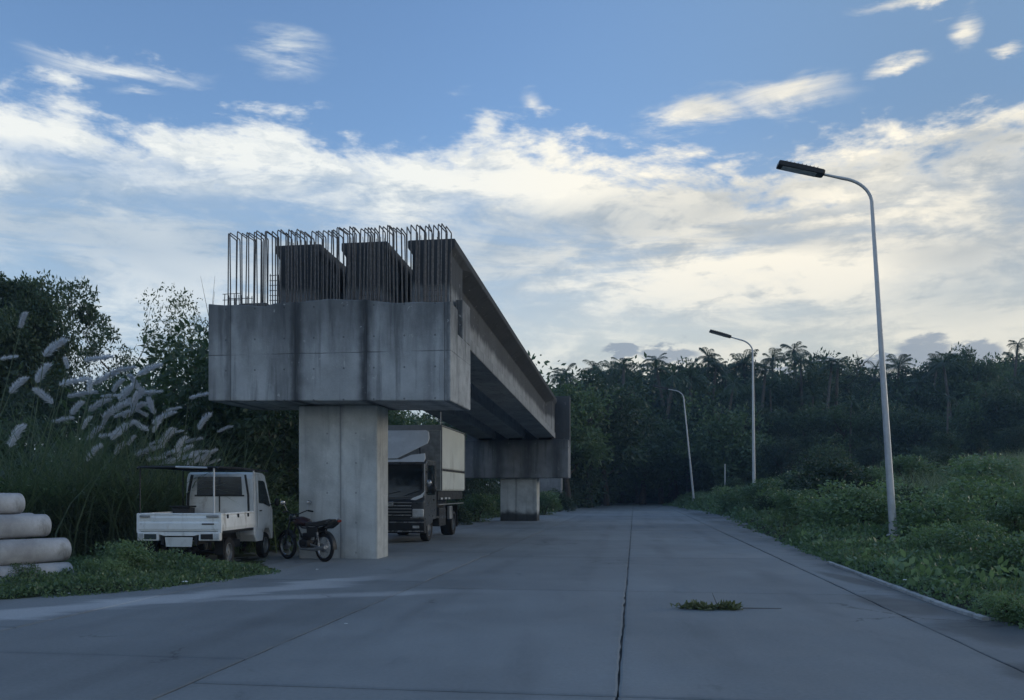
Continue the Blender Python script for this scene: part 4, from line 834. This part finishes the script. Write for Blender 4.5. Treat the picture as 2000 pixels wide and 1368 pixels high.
# left side
plant('mango', 'broadleaf_tree', px_x(35, 33), 33, 0, 'big dark dense tree at the left edge above the plume grass', 'tree', wide=.60, top=top_z(540, 33), rot=.4)
plant('round3', 'broadleaf_tree', px_x(-70, 37), 37, 0, 'dark tree cut off by the left edge behind the big one', 'tree', wide=.8, top=top_z(560, 37))
plant('airy', 'airy_tree', px_x(345, 27), 27, 0, 'slender airy tree with sparse pale leaves left of the near pier', 'tree', wide=.66, top=top_z(556, 27), rot=2.0)
plant('feather', 'feathery_tree', px_x(225, 32), 32, 0, 'feathery green tree between the big dark tree and the airy tree', 'tree', wide=.62, top=top_z(622, 32))
plant('feather', 'feathery_tree', px_x(425, 34), 34, 0, 'bushy green tree partly hidden behind the near pier cap', 'tree', wide=.6, top=top_z(600, 34))
LEFT = [('low2', 120, 30, 735, 'low dark tree under the big dark tree'), ('low1', 290, 25, 715, 'low leafy tree in front of the airy tree'), ('low2', 400, 24.5, 690, 'low dark tree close to the left end of the near cap'), ('low2', 500, 23, 780, 'dark thicket tree in the shade left of the near column'),
        ('round2', 480, 33, 690, 'dark tree behind the near pier cap'), ('low2', 610, 27, 790, 'dark thicket tree behind the motorcycle'), ('low1', -20, 26, 770, 'leafy low tree at the left edge behind the plumes'), ('low2', 700, 36, 800, 'dark low tree behind the box truck'), ('round1', 640, 45, 730, 'dark tall tree beyond the box truck'), ('low2', 210, 27, 800, 'low shadowy tree behind the plume grass'),
        ('round3', 790, 58, 790, 'dark tree under the left girder between the piers'), ('low2', 860, 62, 860, 'dark low tree seen under the girders'), ('round1', 920, 66, 800, 'dark tree seen under the girders near the far pier'), ('low2', 905, 50, 905, 'leafy low tree left of the far pier'), ('low1', 770, 47, 870, 'low tree left of the box truck box'), ('low2', 950, 58, 900, 'dark low tree right behind the far pier column'), ('round2', 720, 52, 770, 'dark tree seen over the box truck roof'), ('round3', 860, 75, 780, 'dark tree far back between the piers')]
for k, px, Y, py, lab in LEFT: plant(k, 'thicket_tree', px_x(px, Y), Y, 0, lab, 'tree', 'trees of the left thicket', wide=random.uniform(.8, 1.05), top=top_z(py, Y))

# the wooded slope on the right: skyline palms first, then rows of trees coming nearer
def side_of(px):
    for lim, w in [(1130, 'right of the far pier'), (1250, 'left of the farthest lamp'), (1345, 'above the farthest lamp'), (1440, 'left of the middle lamp'), (1520, 'just right of the middle lamp'), (1640, 'between middle and near lamp'), (1735, 'left of the near lamp'), (1830, 'right of the near lamp'), (1920, 'well right of the near lamp'), (2060, 'at the right edge')]:
        if px < lim: return w
    return 'beyond the right edge'
PAL = [(1085, 728, 80), (1215, 700, 104), (1275, 698, 108), (1310, 712, 100), (1380, 688, 106), (1418, 700, 112), (1458, 702, 110), (1512, 690, 106), (1562, 678, 104), (1690, 712, 118), (1752, 708, 112), (1822, 700, 108), (1850, 698, 116), (1975, 668, 104), (1245, 745, 96), (1345, 730, 98), (1480, 742, 96), (1850, 770, 80), (1660, 780, 84), (1930, 760, 88), (1585, 770, 88), (1410, 790, 86), (1790, 745, 98)]
SKY_P = [(1040, 770), (1075, 745), (1105, 712), (1160, 708), (1210, 722), (1330, 722), (1400, 712), (1470, 712), (1545, 706), (1610, 690), (1650, 726), (1760, 722), (1850, 708), (1890, 686), (1930, 700), (2010, 700), (2300, 690)]
skyl = lambda px: float(np.interp(px, [p for p, _ in SKY_P], [q for _, q in SKY_P]))
rq = random.Random(99)
for k in range(34):
    px = 1120 + 27 * k + rq.uniform(-12, 12); PAL.append((px, skyl(px) + rq.choice((-2, 4, 8, 16, 30, 45)), rq.uniform(92, 120)))
PAL.sort(); bucket = {}
for i, (px, py, Y) in enumerate(PAL):
    w = side_of(px); n = bucket.get(w, 0); bucket[w] = n + 1
    hi = 'skyline' if py < 735 else 'lower'
    plant('palm%d' % ((i * 7 + i // 3) % 6), 'coconut_palm', px_x(px, Y), Y, 0, '%s coconut palm %s, %s from the left there' % (hi, w, ('first', 'second', 'third', 'fourth', 'fifth', 'sixth', 'seventh', 'eighth', 'ninth', 'tenth')[min(n, 9)]), 'palm tree', 'coconut palms on the wooded slope', wide=random.uniform(.65, 1.05), top=top_z(py - 6, Y))
rg = random.Random(21); rows = [(112, 1130, 2170, 46, -8, 6, 'back row'), (100, 1090, 2150, 64, 14, 45, 'third row'), (86, 1050, 2150, 70, 55, 100, 'second row'), (72, 1420, 2150, 95, 115, 165, 'front row')]
cnt = {}
for Y0, p0, p1, sp, d0, d1, rown in rows:
    px = p0
    while px < p1:
        Y = Y0 + rg.uniform(-4, 4); q = px + rg.uniform(-14, 14); py = skyl(q) + rg.uniform(d0, d1)
        k = rg.choice(('round1', 'round2', 'round3', 'low1') if Y0 > 90 else ('round1', 'round2', 'low1', 'low2', 'round3'))
        if not (px_x(q, Y) < float(xr(Y)) + 3.5 and px_x(q, Y) > float(xl(Y)) - 3 and Y < 100):
            w = side_of(q); c = cnt.get((rown, w), 0); cnt[(rown, w)] = c + 1
            adj = {'round1': 'round dark', 'round2': 'full green', 'round3': 'broad dark', 'low1': 'low green', 'low2': 'low dark'}[k]
            plant(k, 'slope_tree', px_x(q, Y), Y, 0, '%s tree, %s of the slope, %s%s' % (adj, rown, w, ('', ', second there', ', third there', ', fourth there', ', fifth there', ', sixth there')[min(c, 5)]), 'tree', 'trees on the wooded slope', wide=rg.uniform(.75, 1.05), top=top_z(py, Y))
        px += sp * rg.uniform(.75, 1.2)
plant('open', 'airy_tree', px_x(1612, 103), 103, 0, 'thin open-crowned tree on the skyline midway between middle and near lamp', 'tree', wide=1.3, top=top_z(688, 103))
plant('round1', 'broadleaf_tree', px_x(1888, 98), 98, 0, 'round-topped dark tree standing proud of the skyline right of the near lamp', 'tree', wide=.7, top=top_z(684, 98))
# dense edge of the wood behind the far pier and across the end of the road
EDGE = [(1060, 74, 790, 'low2'), (1110, 70, 742, 'round2'), (1150, 78, 735, 'round1'), (1185, 84, 760, 'round2'), (1140, 92, 840, 'low2'), (1205, 108, 850, 'low2'), (1255, 92, 800, 'round3'), (1235, 110, 880, 'low2'), (1290, 106, 830, 'low1'), (1320, 96, 790, 'round2'), (1165, 110, 880, 'low2'), (1095, 84, 860, 'low2'), (1350, 112, 850, 'low2'), (1395, 94, 830, 'low1'), (1280, 114, 890, 'low2'), (1120, 100, 870, 'low2')]
for i, (px, Y, py, k) in enumerate(EDGE):
    plant(k, 'wood_edge_tree', px_x(px, Y), Y, 0, ['dark', 'green', 'tall dark', 'leafy', 'low black-green', 'shadowy', 'broad', 'squat'][i % 8] + ' tree at the end of the road, ' + side_of(px) + (', nearer one' if Y < 90 else ', deeper one' if Y > 104 else ''), 'tree', 'trees where the road ends', wide=rg.uniform(.9, 1.15), top=top_z(py, Y))

# bushes on the right bank
BU = [(1440, 965, 52, 'shrub2', 1.3), (1490, 955, 46, 'shrub1', 1.6), (1545, 962, 40, 'shrub2', 1.2), (1610, 925, 36, 'shrub3', 2.4), (1655, 915, 37, 'shrub3', 2.2), (1570, 1000, 30, 'shrub1', 1.1), (1640, 1010, 25, 'shrub2', 1.0), (1690, 985, 25, 'shrub1', 1.2), (1720, 960, 30, 'shrub2', 1.3), (1790, 985, 26, 'shrub3', 1.2), (1840, 1000, 22, 'shrub2', 1.0), (1900, 960, 28, 'shrub1', 1.3), (1955, 975, 24, 'shrub2', 1.2), (1990, 1010, 19, 'shrub1', .9), (1850, 1060, 17.5, 'shrub2', .6), (1900, 1080, 15.5, 'shrub1', .7), (1985, 1110, 13, 'shrub2', .6), (1500, 990, 40, 'shrub3', .9), (1780, 905, 48, 'shrub1', 2.0), (1850, 890, 55, 'shrub3', 2.0), (1700, 925, 44, 'shrub1', 1.8), (1560, 935, 50, 'shrub1', 2.0), (1430, 950, 66, 'shrub3', 1.8), (1395, 965, 84, 'shrub3', 1.6), (1940, 930, 36, 'shrub2', 1.6)]
for i, (px, py, Y, k, h) in enumerate(BU):
    plant(k, 'bush', px_x(px, Y), Y, h, ['mid green', 'bright green', 'dark', 'low leafy', 'spreading'][i % 5] + ' bush on the right bank, ' + side_of(px) + (', by the kerb' if Y < 21 else ', high up' if Y > 40 else ''), 'bush', 'bushes on the right bank', wide=1.25)
for i, (px, Y, h) in enumerate([(330, 20.5, 1.4), (560, 21, 1.3), (180, 19, 1.6), (60, 18, 1.5), (470, 20.5, 1.5), (930, 40, 1.3), (250, 20, 1.2), (965, 47, 1.2), (890, 37, 1.1), (1062, 52, 1.4), (1092, 60, 1.6)]):
    plant(('shrub3', 'shrub1')[i % 2], 'bush', px_x(px, Y), Y, h, 'dark bush ' + ['behind the white pickup', 'behind the motorcycle', 'left of the pickup among the plume grass', 'above the stacked poles', 'behind the pickup cab', 'left of the far pier', 'left of the pickup tailgate', 'beside the far pier column', 'beyond the box truck', 'right of the far pier column', 'right of the bare column'][i], 'bush', 'bushes on the left side', wide=1.1)

for i, (px, Y, h) in enumerate([(1100, 72, 2.4), (1135, 82, 2.6), (1172, 92, 2.8), (1215, 103, 3.2), (1255, 104, 3.0), (1290, 104, 2.6), (1325, 102, 2.2), (1150, 98, 3.4), (1195, 106, 3.6), (1238, 107, 3.4), (1370, 98, 2.0), (1112, 90, 3.0)]):
    plant(('shrub3', 'shrub1')[i % 3 == 2], 'bush', px_x(px, Y), Y, h, ['tall dark', 'rounded dark', 'dense dark', 'shadowy', 'broad black-green'][i % 5] + ' bush closing the end of the road, ' + side_of(px) + (', nearer' if Y < 95 else ', farther back' if Y > 103 else ''), 'bush', 'bushes at the end of the road', wide=1.25)
for i, (x, y, h) in enumerate([(-6.25, 14.0, .50), (-7.15, 12.6, .34), (-6.15, 13.3, .30)]): plant(('shrub2', 'shrub1')[i % 2], 'bush', x, y, h, ['small weed bush behind the ends of the stacked poles', 'small weed bush in front of the stacked poles', 'low weed bush right of the lowest stacked pole'][i], 'bush', None, wide=1.0)
plant('shrub2', 'bush', 5.32, 9.35, .30, 'small weed tuft growing over the near end of the kerb', 'bush', None, wide=1.0)
# plume grass on the left
PL = [(43, 624), (103, 678), (14, 699), (129, 708), (80, 727), (187, 700), (32, 751), (85, 773), (236, 722), (286, 722), (174, 754), (212, 773), (283, 767), (251, 783), (294, 791), (148, 796), (336, 799), (386, 773), (119, 820), (235, 809), (396, 822), (167, 825), (304, 833), (436, 838), (232, 841), (273, 831), (29, 849), (232, 875), (322, 854), (350, 867), (302, 896), (350, 896), (386, 883), (402, 889), (370, 905), (180, 883), (155, 770), (200, 738), (262, 745), (220, 800), (258, 800), (330, 885), (415, 902), (285, 880), (210, 850), (190, 790), (245, 765), (275, 805), (315, 815), (205, 820), (255, 860), (340, 845), (300, 865), (375, 860), (395, 905), (355, 880), (318, 905), (140, 745), (228, 752), (265, 775), (182, 845)]
CL = [(-60, 17.2, 'at the left edge above the stacked poles'), (60, 18.2, 'above the ends of the stacked poles'), (150, 18.6, 'between the poles and the pickup'), (235, 19.2, 'left of the pickup'), (290, 19.8, 'rising behind the pickup tailgate'), (360, 20.2, 'right behind the pickup cab')]
clumps = []
for px, Y, lab in CL:
    x = px_x(px, Y); o = empty('plume_grass', (x, Y, float(ground_h(x, Y))), 0, 'clump of tall grass with pale silky plumes ' + lab, 'tall grass', 'plume grass clumps'); clumps.append((px, Y, o))
rgp = np.random.default_rng(44)
def plume_mesh(L, bend, rng):
    fat = rng.uniform(.7, 1.35)
    n = 620; t = rng.uniform(0, 1, n); env = np.sin(np.pi * np.clip(t * .93 + .05, 0, 1)) ** .7
    ax = np.stack([bend[0] * t * L + bend[2] * t * t * L * .25, bend[1] * t * L, (1 - .25 * t) * t * L * bend[3]], 1)
    a = rng.uniform(0, 2 * np.pi, n); rad = np.stack([np.cos(a), np.sin(a) * .8, rng.normal(0, .3, n)], 1); P = ax + rad * (env * L * .055 * fat)[:, None]
    axis = unit(np.array([bend[0], bend[1], bend[3]])); V, F = leaf_arrays(P, axis * 1.3 + rad * .75, L * .20, .085, .0, rng, .30)
    return fast_mesh('plume', V, F)
for i, (px, py) in enumerate(PL):
    ci = min(range(len(clumps)), key=lambda k: abs(clumps[k][0] + 45 - px)); cpx, cY, o = clumps[ci]
    Y = cY + rgp.uniform(-.5, .6); p = at(px, py, Y) - Vector(o.location); L = rgp.uniform(.28, .60); ang = (rgp.uniform(.10, 1.35) if rgp.uniform() > .14 else rgp.uniform(1.7, 2.6)) if i != 7 else 2.4; bend = (math.cos(ang), rgp.uniform(-.25, .25), .5, math.sin(ang))
    base = p - Vector((bend[0], bend[1], bend[3])) * L * .5; b = MB(); rt = Vector((base.x * .25 - .25 + rgp.uniform(-.2, .2), base.y * .4, -.05))
    b.tube([rt, rt.lerp(base, .5) + Vector((-.10, 0, .18)), base, base + Vector((bend[0], bend[1], bend[3])) * L * .8], [.013, .011, .008, .004], 5)
    st = b.build('stalk', M['reed_blade'], o, True); me = plume_mesh(L, bend, rgp); me.materials.append(M['plume']); pl = link('plume', me, None, o); pl.location = base
for px, Y, o in clumps:
    n = 520; P = np.stack([rgp.normal(0, .75, n), rgp.normal(0, .6, n), np.full(n, -.05)], 1)
    Va, Fa = blade_arrays(P, 3.4, .032, 1.0, rgp, 5, .80); Vb, Fb = blade_arrays(P[: n // 2], 1.5, .026, 1.3, rgp, 4, .7); V, F = join_arrays([(Va, Fa), (Vb, Fb)]); V[:, 2] = np.maximum(V[:, 2], -.1)
    me = fast_mesh('blades', V, F); me.materials.append(M['reed_blade']); tag(link('blades', me, None, o), kind='stuff')

# ground cover that nobody could count
def scatter(n, x0, x1, y0, y1, keep): 
    X = RNG.uniform(x0, x1, n); Y = RNG.uniform(y0, y1, n); k = keep(X, Y); return X[k], Y[k]
def cover(name, label, X, Y, hv, per, size, mat, cat='ground cover'):
    H = hv(X, Y); n = len(X); cid = np.repeat(np.arange(n), per); r = size(Y)[cid]; P = np.stack([X[cid] + RNG.normal(0, 1, n * per) * r * .9, Y[cid] + RNG.normal(0, 1, n * per) * r * .9, np.zeros(n * per)], 1)
    P[:, 2] = ground_h(P[:, 0], P[:, 1]) + H[cid] * RNG.uniform(.1, 1, n * per) ** .7
    V, F = leaf_arrays(P, np.tile([0, 0, .5], (n * per, 1)), 1.0, .5, .1, RNG, .8); c = np.repeat(P, 4, 0); V = c + (V - c) * np.repeat(r, 4)[:, None]
    me = fast_mesh(name, V, F); me.materials.append(M[mat]); return tag(link(name, me), label, cat, None, 'stuff')
hb = lambda X, Y: np.clip(.15 + .15 * wav(X, Y, .9) + .14 * wav(X, Y, 2.3, 1) + .005 * np.clip(Y - 12, 0, 60), .05, 1.0) * np.clip((X - xr(Y) + .25) / 1.2, .12, 1)
lampfree = lambda X, Y: np.hypot(X - 9.5, (Y - 21.0) * .55) > .95
X1, Y1 = scatter(26000, 3, 17, 6, 24, lambda X, Y: lampfree(X, Y) & (X > xr(Y) - .04 + .22 * wav(X, Y, 3.0) + .12 * wav(X, Y, 7.0, 2))); X2, Y2 = scatter(26000, 6, 48, 22, 90, lambda X, Y: X > xr(Y) - .15 + .3 * wav(X, Y, 1.4))
cover('weeds', 'green leafy weeds covering the near part of the right bank', X1, Y1, hb, 6, lambda Y: .055 + .0035 * np.clip(Y - 6, 0, 30), 'leaf_weed', 'weeds')
cover('weeds', 'green leafy weeds covering the farther part of the right bank', X2, Y2, hb, 7, lambda Y: .10 + .0042 * np.clip(Y - 20, 0, 80), 'leaf_bush', 'weeds')
X3, Y3 = scatter(60000, -16, -2.5, 9.5, 19, lambda X, Y: (X < xl(Y) - .16 + .20 * wav(X, Y, 2.6)) & (RNG.uniform(0, 1, len(X)) < np.where(Y > 16, .25, 1)) & ~((np.abs(X + 5.9) < 1.0) & (Y > 15.2) & (Y < 18.8)) & ~((X > -4.9) & (Y > 15.4)))
cover('weeds', 'low green weeds on the left verge in front of the white pickup', X3, Y3, lambda X, Y: .12 * np.exp(-((X + 5.9) / 1.1) ** 2 - ((Y - 14.75) / .5) ** 2) + np.clip(.10 + .10 * wav(X, Y, 1.9) + .06 * wav(X, Y, 4.1, 2), .03, .4) * np.clip((xl(Y) - X + .2) / .8, .2, 1), 4, lambda Y: np.full(len(Y), .058), 'leaf_weed', 'weeds')
X4, Y4 = scatter(9000, -12, 4, 20, 70, lambda X, Y: (X < xl(Y) + .2 + .3 * wav(X, Y, 1.4)))
cover('weeds', 'dark weeds under and beside the viaduct on the left', X4, Y4, lambda X, Y: .25 + .15 * wav(X, Y, 1.1), 6, lambda Y: .08 + .003 * np.clip(Y - 20, 0, 50), 'leaf_bush', 'weeds')
def grass(name, label, X, Y, L, wd, lean, mat='grass_blade'):
    P = np.stack([X, Y, ground_h(X, Y) - .02], 1); V, F = blade_arrays(P, L(X, Y), wd, lean, RNG, 3); me = fast_mesh(name, V, F); me.materials.append(M[mat]); return tag(link(name, me), label, 'grass', None, 'stuff')
X5, Y5 = scatter(60000, 14, 60, 26, 80, lambda X, Y: (X > xr(Y) + 7.0 + 2 * wav(X, Y, .5)))
grass('tall_grass', 'tall pale grass field high on the right bank', X5, Y5, lambda X, Y: 1.65 + .3 * wav(X, Y, .6), .026, .6, 'pale_grass')
X6, Y6 = scatter(40000, 3, 18, 6, 32, lambda X, Y: lampfree(X, Y) & (X > xr(Y) + .08) & (RNG.uniform(0, 1, len(X)) < np.clip(1.15 - .12 * (X - xr(Y)), .25, 1)))
grass('grass', 'grass blades among the weeds of the right bank', X6, Y6, lambda X, Y: (.24 + .14 * wav(X, Y, 1.3)) * np.clip((X - xr(Y)) / .9, .35, 1.15), .010, .9)
X7, Y7 = scatter(30000, -16, -3, 9.5, 18, lambda X, Y: (X < xl(Y) - .22) & (Y > 9) & ~((np.abs(X + 5.9) < .9) & (Y > 15.3)) & ~((X > -4.9) & (Y > 15.4)))
grass('grass', 'grass blades among the weeds of the left verge', X7, Y7, lambda X, Y: .17 + .09 * wav(X, Y, 1.7), .008, .9)

X8, Y8 = scatter(16000, 3, 22, 6, 40, lambda X, Y: lampfree(X, Y) & (X > xr(Y) + .25) & (wav(X, Y, .8, 3) + .6 * wav(X, Y, 2.1, 1) > .55))
grass('dry_grass', 'clumps of yellowed grass and dead stalks on the right bank', X8, Y8, lambda X, Y: .55 + .15 * wav(X, Y, 1.1), .009, .7, 'dry_grass')
X9, Y9 = scatter(5200, 4, 26, 7, 45, lambda X, Y: lampfree(X, Y) & (X > xr(Y) + .15) & (wav(X, Y, .6, 5) > .15))
cover('creeper', 'broad-leaved creeper patches on the right bank', X9, Y9, lambda X, Y: .22 + .14 * wav(X, Y, 1.2), 5, lambda Y: .13 + .002 * np.clip(Y - 8, 0, 40), 'leaf_weed', 'creeper')
# ---------------------------------------------------------------- small things
def branch_pile():
    p = at(1400, 1190, 10.35); o = empty('fallen_branch', (p.x, 10.35, .004), 0, 'cut leafy green branch lying on the concrete road', 'branch'); rng = rr(77); b = MB(); C = []
    for k in range(9):
        a = rng.uniform(-.5, .5) + (math.pi if k % 2 else 0); L = rng.uniform(.15, .42); s = Vector((rng.uniform(-.12, .12), rng.uniform(-.08, .08), .02)); e = s + Vector((math.cos(a) * L, math.sin(a) * L * .6, rng.uniform(.0, .03))); b.tube([s, s.lerp(e, .5) + Vector((0, 0, .01)), e], [.007, .005, .002], 5)
        for u in np.linspace(.25, 1, 26): C.append(tuple(s.lerp(e, u) + Vector((0, 0, .02))))
    b.tube([(.02, .02, .02), (.0, .1, .10), (-.02, .15, .17)], [.006, .004, .002], 5); b.tube([(.3, -.03, .012), (.75, -.06, .012)], [.006, .003], 5)
    b.build('twigs', M['bark'], o, True); P = np.repeat(np.array(C), 3, 0); P += rng.normal(0, .03, P.shape); P[:, 2] = np.abs(P[:, 2]) * .25 + .006; V, F = leaf_arrays(P, np.tile([0, 0, .05], (len(P), 1)), .075, .36, 0, rng, .9); V[:, 2] = np.maximum(V[:, 2], .004); me = fast_mesh('leaves', V, F); me.materials.append(M['cut']); link('leaves', me, None, o)
branch_pile()
def litter(px, py, s, lab, zoff=.0, seed=0):
    Y = FPX * CAM_H / (py - HORIZON); rg = random.Random(seed); b = MB(); n = 9; top = []; x = px_x(px, Y); z = max(float(ground_h(x, Y)), 0.0) + zoff
    ring = [(s * rg.uniform(.6, 1.1) * math.cos(2 * math.pi * k / n), s * .55 * rg.uniform(.6, 1.1) * math.sin(2 * math.pi * k / n), .003 + rg.uniform(0, s * .15)) for k in range(n)]
    b.add(ring + [(q[0] * .5, q[1] * .5, s * rg.uniform(.22, .5)) for q in ring] + [(0, 0, s * .3)], [(i, (i + 1) % n, n + (i + 1) % n, n + i) for i in range(n)] + [(n + i, n + (i + 1) % n, 2 * n) for i in range(n)])
    o = b.build('litter', M['litter']); o.location = (x, Y, z); tag(o, lab, 'litter', 'scraps of litter')
litter(362, 1142, .065, 'crumpled white plastic scrap at the grass edge before the pickup', .03, 1)
litter(676, 1219, .022, 'tiny white scrap on the open road left of centre', 0, 2)
litter(135, 1163, .028, 'small pale scrap at the edge of the left verge', .02, 3)
litter(620, 1113, .03, 'small pale scrap on the road before the near column', 0, 4)
litter(1767, 1150, .035, 'pale scrap in the weeds beside the kerb', .12, 5)
pst = tag(MB().tube([(0, 0, -.2), (0, 0, 3.0)], [.05, .04], 8).build('marker_post', M['galv'], None, True), 'thin pale post among the trees left of the middle lamp', 'post'); pst.location = (px_x(1416, 66), 66, float(ground_h(px_x(1416, 66), 66)))

# ---------------------------------------------------------------- thin evening haze
m_ = bpy.data.materials.new('air'); m_.use_nodes = True; m_.node_tree.nodes.clear(); g_ = G(m_.node_tree); v_ = g_.n('ShaderNodeVolumePrincipled'); v_.inputs['Color'].default_value = (.45, .70, 1, 1); v_.inputs['Density'].default_value = .00065; v_.inputs['Anisotropy'].default_value = 0.0
m_.node_tree.links.new(v_.outputs[0], g_.n('ShaderNodeOutputMaterial').inputs['Volume'])
tag(MB().box(-950, 950, -350, 1550, -1.6, 26).build('haze', m_), 'thin blue evening haze in the air', 'haze', None, 'stuff')
